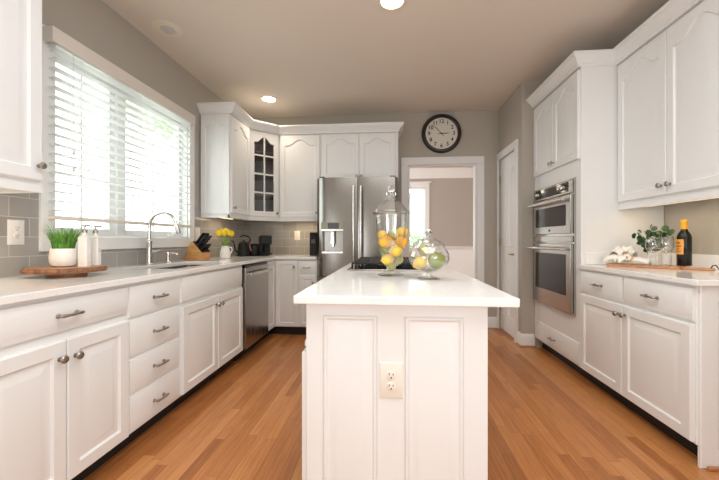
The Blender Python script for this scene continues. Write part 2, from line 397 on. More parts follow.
# ------------------------------------------------------------------ room shell
XL, XR, YB, ZC = -1.955, 2.10, 4.55, 2.74
XP, YS = 1.36, 3.76            # pantry wall plane, stub wall plane
Y0 = -2.7
struct(MB().box(XL - .1, Y0, -0.06, 4.0, 7.9, 0).build('floor', 'floor'))
sbox('ceiling', 'ceil', XL - .15, Y0, ZC, 4.0, 7.9, ZC + .1)
# left wall with window hole (y 1.87..3.24, z 1.12..2.27)
WY0, WY1, WZ0, WZ1 = 1.87, 3.235, 1.125, 2.255
mb = MB()
mb.box(XL - .15, Y0, 0, XL, WY0, ZC).box(XL - .15, WY1, 0, XL, 8, ZC).box(XL - .15, WY0, 0, XL, WY1, WZ0).box(XL - .15, WY0, WZ1, XL, WY1, ZC)
struct(mb.build('wall_left', 'wall'))
# back wall with doorway
DX0, DX1, DZ = 0.235, 1.095, 2.07
mb = MB().box(XL, YB, 0, DX0, YB + .12, ZC).box(DX1, YB, 0, XP + .12, YB + .12, ZC).box(DX0, YB, DZ, DX1, YB + .12, ZC)
struct(mb.build('wall_back', 'wall'))
sbox('wall_rear', 'wall', XL - .15, Y0 - .12, 0, XR + .12, Y0, ZC)
sbox('wall_right', 'wall', XR, Y0, 0, XR + .12, YS + .1, ZC)
# pantry wall with door hole, and the short return beside the oven cabinet
PY0, PY1, PZ = 3.925, 4.51, 2.10
mb = MB().box(XP, YS, 0, XP + .11, PY0, ZC).box(XP, PY1, 0, XP + .11, YB, ZC).box(XP, PY0, PZ, XP + .11, PY1, ZC)
struct(mb.build('wall_pantry', 'wall'))
sbox('wall_return', 'wall', XP + .11, YS, 0, XR, YS + .11, ZC)
# tiled backsplashes
struct(MB().box(XL, 0.55, 0.914, XL + .008, 1.79, 1.39).box(XL, 1.79, 0.914, XL + .008, 3.325, 1.04).box(XL, 3.325, 0.914, XL + .008, YB, 1.446).build('wall_tile_left', 'tileL'))
sbox('wall_tile_back', 'tileB', XL + .008, YB - .008, 0.914, -0.82, YB, 1.40)
# casings
def casing(name, segs): 
    mb = MB()
    for s in segs: mb.box(*s)
    return struct(mb.build(name, 'trim', bevel=0.004))
cw = 0.09
casing('trim_1', [(DX0 - cw, YB - .022, 0, DX0, YB, DZ), (DX1, YB - .022, 0, DX1 + cw, YB, DZ), (DX0 - cw, YB - .022, DZ, DX1 + cw, YB, DZ + .095)])
casing('trim_2', [(DX0 - .001, YB, 0, DX0 + .018, YB + .12, DZ), (DX1 - .018, YB, 0, DX1 + .001, YB + .12, DZ), (DX0, YB, DZ - .018, DX1, YB + .12, DZ + .001)])
casing('trim_3', [(XP - .022, PY0 - .075, 0, XP, PY0, PZ), (XP - .022, PY1, 0, XP, YB - .002, PZ), (XP - .022, PY0 - .075, PZ, XP, YB - .002, PZ + .08)])
BASE = [(0, 0), (0.016, 0), (0.016, 0.10), (0.011, 0.118), (0.006, 0.132), (0, 0.135)]
struct(sweep([(XP, PY0 - .075), (XP, YS), (1.485, YS)], BASE, 0, 1).build('baseboard_pantry', 'trim'))
struct(sweep([(DX1 + cw, YB), (XP - .022, YB)], BASE, 0, 1).build('baseboard_back', 'trim'))
struct(sweep([(XP, PY0 - .075), (XP, YS), (1.485, YS)], [(0.016, 0), (0.03, 0), (0.03, .008), (.024, .016), (0.016, .018)], 0, 1).build('trim_4', 'woodtrim'))

# pantry door: six panels style, hinged at the far side
d = struct(thing('door_1', '', ''));  del d['label']; del d['category']
d.location = (XP + .012, PY1, 0); d.rotation_euler = (0, 0, R(-90))
Wd = PY1 - PY0
mb = MB()
mb.box(0.003, 0.006, 0.012, Wd - .003, 0.034, PZ - .004)
lf = mb.build('door_leaf', 'trim', d)
def dpanel(x0, x1, z0, z1, arch=0):
    m_ = MB()
    def lp(i, y): return [(x, y, z) for x, z in outline(x0 + i, x1 - i, z0 + i, z1 - i, arch)]
    m_.loops([lp(0, 0.006), lp(0.004, 0.0), lp(0.010, 0.0), lp(0.016, 0.005), lp(0.024, 0.005), lp(0.045, 0.001)], False, True)
    return m_.build('door_panel', 'trim', d)
for x0, x1 in ((0.075, 0.275), (0.315, 0.515)):
    dpanel(x0, x1, 1.03, 1.93, 0.05); dpanel(x0, x1, 0.20, 0.85)
for z in (0.30, 1.08, 1.86):
    MB().box(-0.006, -0.008, z - .045, 0.02, 0.004, z + .045).build('hinge', 'brass', d)
h = MB().lathe([(0.026, 0), (0.026, 0.006), (0.012, 0.010), (0.010, 0.045)], (Wd - .065, 0.006, 0.945), 20, '-Y')
h.tube([(Wd - .065, -0.038, 0.945), (Wd - .10, -0.042, 0.947), (Wd - .14, -0.038, 0.943), (Wd - .17, -0.034, 0.938)], [0.009, 0.009, 0.008, 0.006], 10)
h.build('door_handle', 'brass', d)

# kitchen window in the left wall
wn = struct(thing('window_1', '', '')); del wn['label']; del wn['category']
wn.location = (XL, WY0, WZ0)
YM0, YM1 = 2.345, 2.515
mb = MB()   # casing boards
o_ = 0.085
mb.box(XL, WY0 - o_, WZ0 - o_, XL + .024, WY0, WZ1 + .06).box(XL, WY1, WZ0 - o_, XL + .024, WY1 + o_, WZ1 + .06).box(XL, WY0, WZ0 - o_, XL + .024, WY1, WZ0).box(XL, WY0, WZ1, XL + .024, WY1, WZ1 + .06)
mb.build('window_casing', 'trim', wn, bevel=0.004, world=True)
mb = MB()
mb.box(XL - .13, WY0, WZ0, XL, WY0 + .012, WZ1).box(XL - .13, WY1 - .012, WZ0, XL, WY1, WZ1).box(XL - .13, WY0, WZ0, XL, WY1, WZ0 + .012).box(XL - .13, WY0, WZ1 - .012, XL, WY1, WZ1)
mb.box(XL - .11, YM0 + .05, WZ0 + .012, XL - .03, YM1 - .05, WZ1 - .012)
mb.build('window_frame', 'trim', wn, world=True)
for a, b in ((WY0 + .012, YM0 + .05), (YM1 - .05, WY1 - .012)):
    f_ = 0.045; z0, z1 = WZ0 + .012, WZ1 - .012
    mb = MB().box(XL - .10, a, z0, XL - .055, a + f_, z1).box(XL - .10, b - f_, z0, XL - .055, b, z1).box(XL - .10, a + f_, z0, XL - .055, b - f_, z0 + f_).box(XL - .10, a + f_, z1 - f_, XL - .055, b - f_, z1)
    s_ = mb.build('sash', 'trim', wn, bevel=0.003, world=True)
    MB().box(XL - .080, a + f_, z0 + f_, XL - .076, b - f_, z1 - f_).build('pane', 'winglass', s_, world=True)
    mb = MB(); ym = (a + b) / 2
    mb.box(XL - .088, ym - .008, z0 + f_, XL - .070, ym + .008, z1 - f_)
    for k in (1, 2):
        zz = z0 + f_ + (z1 - z0 - 2 * f_) * k / 3
        mb.box(XL - .088, a + f_, zz - .008, XL - .070, b - f_, zz + .008)
    mb.build('muntin', 'trim', s_, world=True)
mb = MB().box(XL - .055, 3.01, WZ0 + .014, XL - .03, 3.09, WZ0 + .03).tube([(XL - .04, 3.05, WZ0 + .03), (XL - .02, 3.06, WZ0 + .045), (XL - .015, 3.11, WZ0 + .045)], 0.006)
mb.build('crank_handle', 'trim', wn, world=True)

# dining room beyond the doorway
YD = 7.7
sbox('wall_dining_back', 'dinwall', 0.85, YD, 0, 4.0, YD + .12, ZC)
struct(MB().box(-1.6, YD, 0, -0.35, YD + .12, ZC).box(-0.35, YD, 0, 0.85, YD + .12, 0.95).box(-0.35, YD, 2.26, 0.85, YD + .12, ZC).build('wall_dining_window', 'dinwall'))
sbox('wall_dining_left', 'dinwall', -1.7, YB + .12, 0, -1.6, YD + .12, ZC)
sbox('wall_dining_right', 'dinwall', 3.6, YB + .12, 0, 3.7, YD, ZC)
DCROWN = [(0, 0), (0.012, 0), (0.015, 0.05), (0.03, 0.07), (0.035, 0.12), (0.09, 0.20), (0.11, 0.23), (0.12, 0.30), (0, 0.30)]
struct(sweep([(-1.6, YD), (3.6, YD)], DCROWN, 2.44, 1).build('trim_5', 'trim'))
struct(sweep([(0.86, YD), (3.6, YD)], [(0, 0), (0.012, 0), (0.022, 0.03), (0.034, 0.045), (0.034, 0.06), (0, 0.065)], 0.90, 1).build('trim_6', 'trim'))
sbox('wall_wainscot', 'trim', -1.6, YD - .008, 0, 3.6, YD, 0.90)
w2 = struct(thing('window_2', '', '')); del w2['label']; del w2['category']; w2.location = (-.35, YD, .95)
mb = MB().box(-.35, YD - .025, .95, -.27, YD + .1, 2.26).box(.765, YD - .025, .86, .85, YD + .02, 2.26).box(.765, YD, .95, .80, YD + .1, 2.26).box(-.35, YD - .03, 2.26, .85, YD + .02, 2.34).box(-.38, YD - .06, 2.34, .89, YD + .02, 2.37).box(-.38, YD - .05, .92, .88, YD + .1, .95)
mb.build('window_casing', 'trim', w2, bevel=.004, world=True)
MB().box(-.27, YD + .07, .95, .77, YD + .074, 2.26).build('pane', 'winglass', w2, world=True)
mb = MB().box(.24, YD + .05, .95, .27, YD + .09, 2.26).box(-.27, YD + .05, 1.58, .77, YD + .09, 1.61)
mb.build('muntin', 'trim', w2, world=True)
rs = thing('roller_shade', 'pale roller shade pulled most of the way down the dining room window', 'shade', (0.25, YD, 2.22))
MB().box(-.27, YD - .012, 1.27, .765, YD - .010, 2.22).build('fabric', 'shade', rs, world=True)
MB().tube([(-.27, YD - .011, 2.235), (.765, YD - .011, 2.235)], 0.018).build('roller', 'trim', rs, world=True)
MB().box(-.27, YD - .016, 1.25, .765, YD - .006, 1.27).build('hem_bar', 'trim', rs, world=True)

# outside
sbox('ground_outside', 'bounceground', -16, -6, -0.8, XL - .4, 18, -0.7)
sbox('ground_garden', 'bounceground', XL - .4, 7.9, -0.8, 10, 18, -0.7)
def foliage(mb, c, rx, ry, rz, n, s):
    for i in range(n):
        u = Vector((random.gauss(0, 1), random.gauss(0, 1), random.gauss(0, 1))).normalized() * (random.random() ** .4)
        p = Vector(c) + Vector((u.x * rx, u.y * ry, u.z * rz)); a = Vector((random.gauss(0, 1), random.gauss(0, 1), random.gauss(0, 1))).normalized(); b = a.orthogonal().normalized(); k = s * random.uniform(.6, 1.3)
        mb.f([mb.v(p - a * k), mb.v(p + b * k * .5), mb.v(p + a * k), mb.v(p - b * k * .5)])
def tree(name, label, cat, loc, H, crown, n, s, trunk_r=.12, lean=0.0):
    t = thing(name, label, cat, loc)
    if H: MB().tube([(lean, 0, 0), (lean, 0, H * .5), (lean * .95, .05, H)], [trunk_r, trunk_r * .8, trunk_r * .4], 8).build('trunk', 'bark', t)
    mb = MB()
    for (c, rx, ry, rz) in crown: foliage(mb, c, rx, ry, rz, n // len(crown), s)
    mb.build('foliage', 'treeleaf', t, smooth=0)
    return t
tree('tree', 'leafy tree seen through the right-hand pane of the kitchen window', 'tree', (-6.6, 9.4, -.7), 4.9, [((0, 0, 5.5), 1.1, 1.1, .6), ((.7, -.3, 5.0), .7, .8, .45), ((-.6, .9, 5.9), 1.0, 1.0, .6)], 900, .11, .06, 1.7)
tree('garden_shrub', 'green shrub outside below the dining room roller shade', 'shrub', (0.9, 9.6, -.7), 0.5, [((0, 0, 1.5), 1.1, .5, 1.0)], 2600, .06, .05)

# ------------------------------------------------------------------ base cabinets
def base_unit(label, loc, rz, w_, depth=0.60, zt=0.884, name='base_cabinet', hollow=False, toe=True, group=None):
    t = thing(name, label, 'cabinet', loc, rz, group)
    mb = MB()
    if hollow:
        p = .018
        mb.box(0, 0, .105, p, depth, zt).box(w_ - p, 0, .105, w_, depth, zt).box(p, 0, .105, w_ - p, depth, .123).box(p, depth - .01, .123, w_ - p, depth, zt)
        mb.box(p, 0, zt - .03, w_ - p, .018, zt).box(p, 0, .68, w_ - p, .018, .72).box(w_ / 2 - .03, 0, .123, w_ / 2 + .03, .018, .68)
    else: mb.box(0, 0, .105, w_, depth, zt)
    mb.build('body', 'cab', t)
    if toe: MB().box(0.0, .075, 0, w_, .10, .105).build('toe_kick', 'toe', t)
    return t
LX = -1.335    # cabinet box face, left run; door fronts sit 20 mm proud
ROT_L, ROT_R = R(90), R(-90)
c = base_unit('white two-door base cabinet with one wide drawer, under the round wooden board', (LX, .98, 0), ROT_L, .687)
wd = .687
door(c, .0, wd / 2, .108, .70, kn=(wd / 2 - .035, .628)); door(c, wd / 2, wd, .108, .70, kn=(wd / 2 + .035, .622))
drawer(c, 0, wd, .735, .868)
c = base_unit('white base cabinet with four stacked drawers, next to the sink cabinet', (LX, 1.668, 0), ROT_L, .446, name='drawer_cabinet')
for z0, z1 in ((.705, .868), (.503, .690), (.315, .490), (.112, .302)): drawer(c, .008, .438, z0, z1)
c = base_unit('white two-door sink base cabinet below the tall faucet', (LX, 2.115, 0), ROT_L, .942, hollow=True, name='sink_cabinet')
wd = .942
door(c, .012, wd / 2, .112, .680, kn=(wd / 2 - .032, .615)); door(c, wd / 2, wd - .012, .112, .680, kn=(wd / 2 + .032, .615))
drawer(c, .012, wd - .012, .705, .868, pl=False, name='false_front')
# corner carousel cabinet with a folded two-leaf door
YF = 3.945
c = thing('corner_base_cabinet', 'white corner base cabinet with angled double leaf door, right of the dishwasher', 'cabinet', (LX, YF, 0))
MB().prism([(XL + .012, 3.70), (LX, 3.70), (LX, YF), (-1.045, YF), (-1.045, YB - .012), (XL + .012, YB - .012)], .105, .884).build('body', 'cab', c, world=True)
MB().box(LX - .095, 3.70, 0, LX - .075, YF + .075, .105).box(LX - .095, YF + .075, 0, -1.045, YF + .095, .105).build('toe_kick', 'toe', c, world=True)
mb = MB(T(LX, 3.70, 0) @ RZ(ROT_L)); panel(mb, .006, YF - 3.70 - .022, .112, .868, 0, .02, .042); mb.build('door', 'cab', c, world=True)
mb = MB(T(LX, YF, 0)); panel(mb, .022, .284, .112, .868, 0, .02, .042); dd = mb.build('door', 'cab', c, world=True)
MB().lathe(KNOB, (LX + .245, YF - .02, .80), 18, '-Y').build('knob', 'nickel', dd, world=True)
c = base_unit('white narrow base cabinet with one drawer, between the corner cabinet and the refrigerator', (-1.045, YF, 0), 0, .215, name='narrow_base_cabinet')
door(c, .006, .209, .112, .700, kn=(.175, .62), fw=.042); dr = drawer(c, .006, .209, .725, .868, pl=False); pull(dr, .1, .793, L=.085)

# right run
RX = 1.49
c = base_unit('white base cabinet with two drawers and two doors, beside the double oven', (RX, 2.875, 0), ROT_R, 1.03)
door(c, .012, .507, .112, .690, kn=(.475, .63)); door(c, .507, 1.022, .112, .690, kn=(.540, .632))
drawer(c, .012, .503, .705, .868); drawer(c, .511, 1.022, .705, .868)
ep = panel(MB(T(RX + .006, 1.845, 0)), 0, .60, .0, .884, 0, .018, .075).build('end_panel', 'cab', c, world=True)
MB().box(RX + .03, 1.808, 0, XR - .012, 1.826, .018).build('shoe_trim', 'woodtrim', c, bevel=.004, world=True)

# tall oven cabinet (frame with an opening for the ovens)
TY0, TY1 = 2.88, 3.755
c = thing('oven_cabinet', 'tall white cabinet that houses the built-in double oven', 'cabinet', (RX, TY1, 0), ROT_R)
wT = TY1 - TY0; dT = .605
mb = MB().box(0, 0, .105, .02, dT, 2.46).box(wT - .02, 0, .105, wT, dT, 2.46).box(.02, dT - .012, .105, wT - .02, dT, 2.46)
mb.box(.02, 0, .105, wT - .02, dT - .012, .49).box(.02, 0, 1.61, wT - .02, dT - .012, 2.46)
mb.box(.02, 0, .49, .05, .02, 1.61).box(wT - .075, 0, .49, wT - .02, .02, 1.61)
mb.build('body', 'cab', c)
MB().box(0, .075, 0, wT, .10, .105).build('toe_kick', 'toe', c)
door(c, .012, wT / 2, 1.745, 2.445, arch=.07, kn=(wT / 2 - .028, 1.80)); door(c, wT / 2, wT - .012, 1.745, 2.445, arch=.07, kn=(wT / 2 + .028, 1.80))
drawer(c, .012, wT - .012, .118, .292, pl=True)
rc = [(RX - .02, TY1), (RX - .02, TY0), (1.75, TY0), (1.75, 1.87), (XR - .005, 1.87)]
sweep(rc, CROWN, 2.460, 1, 0, 2).build('crown_moulding', 'cab', c, world=True)
# upper right
c = thing('upper_cabinet', 'white two-door wall cabinet with arched panels above the wine bottle', 'cabinet', (1.77, TY0 - .004, 1.372), ROT_R)
wU = 2.876 - 1.89
mb = MB().box(0, 0, 0, wU, XR - 1.77 - .004, 1.09).box(0, -.005, -.034, wU, .02, 0).box(wU - .02, 0, -.034, wU, .32, 0)
mb.build('body', 'cab', c)
door(c, .008, wU / 2 - .008, .022, 1.075, arch=.085, kn=(wU / 2 - .045, .085)); door(c, wU / 2 - .008, wU - .01, .022, 1.075, arch=.085, kn=(wU / 2 + .028, .085))
sweep(rc, CROWN, 2.460, 1, 2, 4).build('crown_moulding', 'cab', c, world=True)
# upper left, near
c = thing('upper_cabinet', 'white wall cabinet at the left edge above the wall outlet', 'cabinet', (-1.625, .62, 1.355), ROT_L)
wU = .885
mb = MB().box(0, 0, 0, wU, .322, 1.08).box(0, -.004, -.03, wU, .02, 0).box(wU - .02, 0, -.03, wU, .322, 0).build('body', 'cab', c)
door(c, .46, wU - .012, .022, 1.065, arch=.085, kn=(wU - .035, .09)); door(c, .012, .455, .022, 1.065, arch=.085)
sweep([(-1.605, .62), (-1.605, 1.51), (XL + .004, 1.51)], CROWN, 2.43, 1).build('crown_moulding', 'cab', c, world=True)

# upper run in the far corner
ZU0, ZU1 = 1.365, 2.405
lc = [(XL + .004, 3.45), (-1.612, 3.45), (-1.630, 3.925), (-1.362, 4.20), (-.842, 4.20), (.098, 4.20), (.098, YB - .004)]
c = thing('upper_cabinet', 'white wall cabinet with arched side panel right of the kitchen window', 'cabinet', (-1.632, 3.45, ZU0), ROT_L)
wU = .478
MB().box(0, 0, 0, wU, .312, ZU1 - ZU0).box(0, -.004, -.03, wU, .02, 0).box(0, 0, -.03, .02, .312, 0).build('body', 'cab', c)
door(c, .012, wU - .008, .02, ZU1 - ZU0 - .015, arch=.07, kn=(.045, .075))
mb = MB(T(XL + .012, 3.45, 0)); panel(mb, .004, .310, ZU0 + .004, ZU1 - .01, 0, .012, .05, .07, .006); mb.build('side_panel', 'cab', c, world=True)
sweep(lc, CROWN, 2.398, 1, 0, 2).build('crown_moulding', 'cab', c, world=True)
# diagonal glass cabinet
c = thing('glass_corner_cabinet', 'white diagonal corner wall cabinet with small glass panes in the door', 'cabinet', (-1.645, 3.932, ZU0), R(45))
pA, pB, pC, pD, pE = (XL + .012, 3.931), (-1.645, 3.931), (-1.364, 4.212), (-1.364, YB - .012), (XL + .012, YB - .012)
mb = MB().prism([pA, pB, pC, pD, pE], ZU0, ZU0 + .02).prism([pA, pB, pC, pD, pE], ZU1 - .02, ZU1)
mb.box(XL + .012, 3.931, ZU0, -1.647, 3.945, ZU1).box(-1.378, 4.214, ZU0, -1.364, YB - .012, ZU1).box(XL + .012, 3.958, ZU0, XL + .024, YB - .012, ZU1).box(XL + .012, YB - .024, ZU0, -1.364, YB - .012, ZU1)
mb.build('body', 'cab', c, world=True)
Ld = math.hypot(.281, .281)
mb = MB(); mb.box(0, 0, 0, .03, .018, ZU1 - ZU0).box(Ld - .03, 0, 0, Ld, .018, ZU1 - ZU0).box(.03, 0, 0, Ld - .03, .018, .03).box(.03, 0, ZU1 - ZU0 - .03, Ld - .03, .018, ZU1 - ZU0).box(0, -.004, -.03, Ld, .02, 0)
mb.build('face_frame', 'cab', c)
for k in (1, 2, 3):
    z = ZU0 + k * (ZU1 - ZU0) / 4 + .01
    MB().prism([(XL + .03, 3.965), (-1.66, 3.965), (-1.395, 4.235), (-1.395, YB - .03), (XL + .03, YB - .03)], z, z + .014).build('shelf', 'interior', c, world=True)
x0, x1, z0, z1 = .014, Ld - .014, .02, ZU1 - ZU0 - .015
def lp(i, y, a=0.0): return [(x, y, z) for x, z in outline(x0 + i, x1 - i, z0 + i, z1 - i, a)]
mb = MB(); fw = .062
mb.loops([lp(0, 0), lp(0, -.016), lp(.004, -.02), lp(fw - .006, -.02, .07), lp(fw, -.014, .07), lp(fw, 0, .07), lp(0, 0)], False, False)
dd = mb.build('door', 'cab', c)
MB().loops([lp(fw - .002, -.008, .07), lp(fw - .002, -.005, .07)]).build('glass_pane', 'cabglass', dd)
mb = MB(); xm = (x0 + x1) / 2; mb.box(xm - .009, -.018, z0 + fw, xm + .009, -.004, z1 - fw)
for k in (1, 2, 3):
    zz = z0 + fw + (z1 - z0 - 2 * fw) * k / 4; mb.box(x0 + fw, -.018, zz - .009, x1 - fw, -.004, zz + .009)
mb.build('muntin', 'cab', dd); knob(dd, x1 - .03, z0 + .045)
sweep(lc, CROWN, 2.398, 1, 2, 3).build('crown_moulding', 'cab', c, world=True)
# single door wall cabinet on the back wall
c = thing('upper_cabinet', 'white single-door wall cabinet between the glass corner cabinet and the refrigerator', 'cabinet', (-1.362, 4.22, ZU0))
wU = .52
MB().box(0, 0, 0, wU, .322, ZU1 - ZU0).box(0, -.004, -.03, wU, .02, 0).box(wU - .02, 0, -.03, wU, .322, 0).build('body', 'cab', c)
door(c, .014, wU - .012, .02, ZU1 - ZU0 - .015, arch=.07, kn=(wU - .045, .07))
sweep(lc, CROWN, 2.398, 1, 3, 4).build('crown_moulding', 'cab', c, world=True)
c = thing('over_fridge_cabinet', 'short white two-door wall cabinet above the refrigerator', 'cabinet', (-.840, 4.22, 1.84))
wU = .938
MB().box(0, 0, 0, wU, .322, ZU1 - 1.84).build('body', 'cab', c)
door(c, .008, wU / 2, .008, ZU1 - 1.84 - .015, arch=.06, kn=(wU / 2 - .03, .035)); door(c, wU / 2, wU - .03, .008, ZU1 - 1.84 - .015, arch=.06, kn=(wU / 2 + .03, .035))
sweep(lc, CROWN, 2.398, 1, 4, 6).build('crown_moulding', 'cab', c, world=True)

# ------------------------------------------------------------------ worktops
SX0, SX1, SY0, SY1 = -1.795, -1.425, 2.21, 2.97        # sink cut-out
ZT0, ZT1 = .884, .914
mb = MB()
xe = -1.305
xs_ = [XL + .008, SX0, SX1, xe]; ys_ = [.55, SY0, SY1, 3.905]
grid = {}
def slab_cells(mb, xs, ys, skip, z0, z1):
    for i in range(len(xs) - 1):
        for j in range(len(ys) - 1):
            if (i, j) in skip: continue
            mb.box(xs[i], ys[j], z0, xs[i + 1], ys[j + 1], z1)
def slab(name, xs, ys, skip, label, cat='worktop'):
    mb = MB(); V = {}
    def vv(i, j, k):
        if (i, j, k) not in V: V[(i, j, k)] = mb.v((xs[i], ys[j], (ZT0, ZT1)[k]))
        return V[(i, j, k)]
    nx, ny = len(xs) - 1, len(ys) - 1
    full = lambda i, j: 0 <= i < nx and 0 <= j < ny and (i, j) not in skip
    for i in range(nx):
        for j in range(ny):
            if not full(i, j): continue
            mb.f([vv(i, j, 1), vv(i + 1, j, 1), vv(i + 1, j + 1, 1), vv(i, j + 1, 1)]); mb.f([vv(i, j, 0), vv(i, j + 1, 0), vv(i + 1, j + 1, 0), vv(i + 1, j, 0)])
            for (di, dj, a, b) in ((-1, 0, (i, j), (i, j + 1)), (1, 0, (i + 1, j + 1), (i + 1, j)), (0, -1, (i + 1, j), (i, j)), (0, 1, (i, j + 1), (i + 1, j + 1))):
                if not full(i + di, j + dj): mb.f([vv(*a, 0), vv(*b, 0), vv(*b, 1), vv(*a, 1)])
    return tag(mb.build(name, 'quartz', bevel=.003, smooth=0), label, cat)
slab('worktop', [XL + .008, SX0, SX1, xe, -.832], [.55, SY0, SY1, 3.905, YB - .008], {(1, 1), (3, 0), (3, 1), (3, 2)}, 'white quartz worktop running under the window and round the far corner')
tag(MB().box(1.462, 1.805, ZT0, XR - .001, TY0 - .002, ZT1).build('worktop', 'quartz', bevel=.003), 'white quartz worktop beside the double oven, under the wine bottle', 'worktop')
sbox('wall_splash_right', 'quartz', XR - .018, 1.805, ZT1 + .001, XR, TY0, ZT1 + .095, bevel=.002)
sbox('wall_splash_end', 'quartz', 1.52, TY0 - .018, ZT1 + .001, XR - .018, TY0 - .002, ZT1 + .095, bevel=.002)

# ------------------------------------------------------------------ sink, faucet
s = thing('sink', 'stainless undermount sink set into the white worktop below the window', 'sink', ((SX0 + SX1) / 2, (SY0 + SY1) / 2, ZT0 - .002))
def rr(x0, x1, y0, y1, r, z, n=5):
    pts = []
    for cx, cy, a0 in ((x1 - r, y1 - r, 0), (x0 + r, y1 - r, 90), (x0 + r, y0 + r, 180), (x1 - r, y0 + r, 270)):
        for k in range(n + 1): a = R(a0 + 90 * k / n); pts.append((cx + r * math.cos(a), cy + r * math.sin(a), z))
    return pts
a, b = (SX1 - SX0) / 2, (SY1 - SY0) / 2
mb = MB()
mb.loops([rr(-a - .02, a + .02, -b - .02, b + .02, .03, 0), rr(-a + .004, a - .004, -b + .004, b - .004, .04, 0), rr(-a + .008, a - .008, -b + .008, b - .008, .045, -.17), rr(-a + .03, a - .03, -b + .03, b - .03, .05, -.195), rr(-.05, .05, -.05, .05, .04, -.20)], False, True)
mb.build('basin', 'steel', s)
MB().lathe([(.045, 0), (.045, .004), (.03, .004), (.028, .002), (0, .002)], (0, 0, -.2), 24).build('drain', 'chrome', s)
f = thing('faucet', 'tall brushed steel gooseneck faucet behind the sink', 'faucet', (-1.852, 2.55, ZT1))
MB().lathe([(.030, 0), (.030, .006), (.024, .012), (.022, .05), (.020, .12), (.0205, .16), (.0215, .165), (.0215, .18), (.014, .19), (.0125, .2)], (0, 0, 0), 24).build('body', 'steelh', f)
pth = [(0, 0, .19), (0, 0, .30)]
for k in range(13):
    a = PI * (1 - k / 12 * .95); pth.append((.105 + .105 * math.cos(a), .012 * k / 12, .30 + .100 * math.sin(a)))
MB().tube(pth, .0125, 14).build('spout', 'steelh', f)
e0 = Vector(pth[-1]); dr_ = (Vector(pth[-1]) - Vector(pth[-2])).normalized()
MB().tube([e0 - dr_ * .005, e0 + dr_ * .02, e0 + dr_ * .06, e0 + dr_ * .075], [.013, .0155, .0185, .017], 16).build('spray_head', 'steelh', f)
MB().tube([(0, .018, .095), (0, .05, .098)], [.011, .010], 12).tube([(0, .045, .098), (.0, .075, .100), (0, .125, .108)], [.0085, .007, .006], 10).build('lever', 'steelh', f)
f = thing('soap_dispenser', 'small brushed steel soap pump set in the worktop beside the faucet', 'soap dispenser', (-1.845, 2.77, ZT1))
MB().lathe([(.022, 0), (.022, .006), (.015, .012), (.013, .05), (.010, .052), (.009, .075)], (0, 0, 0), 20).build('collar', 'steelh', f)
MB().lathe([(.016, .07), (.016, .085), (.008, .09), (0, .09)], (0, 0, 0), 18).tube([(0, 0, .082), (.05, .01, .082), (.075, .015, .072)], [.007, .006, .005], 10).build('pump_head', 'steelh', f)

# ------------------------------------------------------------------ dishwasher
dw = thing('dishwasher', 'stainless dishwasher with a bar handle built in under the worktop', 'dishwasher', (LX, 3.072, 0), ROT_L)
wD = .615
MB().box(.006, .005, .10, wD - .006, .58, .872).build('tub', 'darksteel', dw)
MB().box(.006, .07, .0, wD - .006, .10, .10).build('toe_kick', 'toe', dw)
MB().box(.006, -.028, .105, wD - .006, .005, .852).build('door', 'steel', dw, bevel=.006)
MB().box(.012, -.018, .853, wD - .012, .005, .872).build('control_strip', 'blackglass', dw)
mb = MB().box(.02, -.078, .775, wD - .012, -.056, .805)
hd = mb.build('handle', 'steelh', dw, bevel=.005)
for x in (.035, wD - .055): MB().box(x, -.06, .778, x + .02, -.026, .802).build('bracket', 'steelh', hd)
MB().lathe([(.014, 0), (.014, .002), (0, .002)], (wD * .5, -.028, .225), 20, '-Y').build('emblem', 'darksteel', dw)

# ------------------------------------------------------------------ refrigerator
FX0, FX1, FYF, FH = -.825, .088, 3.865, 1.80
fr = thing('refrigerator', 'stainless french-door refrigerator with water dispenser in the left door', 'refrigerator', (FX0, FYF, 0))
wF = FX1 - FX0; xm = .467
MB().box(.004, .085, .03, wF - .004, .66, FH - .02).build('case', 'darksteel', fr)
for x in (.03, wF - .07):
    for y in (.12, .6): MB().box(x, y, 0, x + .04, y + .04, .032).build('foot', 'black', fr)
def fdoor(x0, x1, rl, rr_, z0, z1, cut=None):
    """bowed door plan, extruded up"""
    n = 14; pts = []
    for k in range(n + 1):
        t = k / n; x = x0 + (x1 - x0) * t
        bow = -.012 * (1 - (2 * t - 1) ** 2)
        y = bow
        if rl and t < rl: y += .05 * (1 - math.sqrt(max(0, 1 - (1 - t / rl) ** 2)))
        if rr_ and t > 1 - rr_: y += .05 * (1 - math.sqrt(max(0, 1 - (1 - (1 - t) / rr_) ** 2)))
        pts.append((x, y))
    return pts
lpts = fdoor(.002, xm - .003, .2, 0, 0, 0)
rpts = fdoor(xm + .003, wF - .002, 0, .08, 0, 0)
DXa, DXb, DZa, DZb = .065, .305, .955, 1.30      # dispenser cut in the left door
# left door: strips around the dispenser recess
mb = MB()
def strip(mb, pts, xa, xb, z0, z1):
    def yat(x):
        for p, q in zip(pts, pts[1:]):
            if p[0] <= x <= q[0] + 1e-9: return p[1] + (q[1] - p[1]) * (x - p[0]) / (q[0] - p[0])
        return pts[-1][1]
    seq = [(xa, yat(xa))] + [p for p in pts if xa < p[0] < xb] + [(xb, yat(xb))]
    mb.prism([(xb, .08), (xa, .08)] + seq, z0, z1)
strip(mb, lpts, .002, DXa, .70, FH); strip(mb, lpts, DXb, xm - .003, .70, FH); strip(mb, lpts, DXa, DXb, .70, DZa); strip(mb, lpts, DXa, DXb, DZb, FH)
bmesh.ops.remove_doubles(mb.bm, verts=mb.bm.verts[:], dist=1e-5)
dl = mb.build('door', 'fridgesteel', fr, smooth=30)
mb = MB().box(DXa, .07, DZa, DXb, .08, 1.215).box(DXa, -.004, DZa, DXa + .006, .07, 1.215).box(DXb - .006, -.004, DZa, DXb, .07, 1.215)
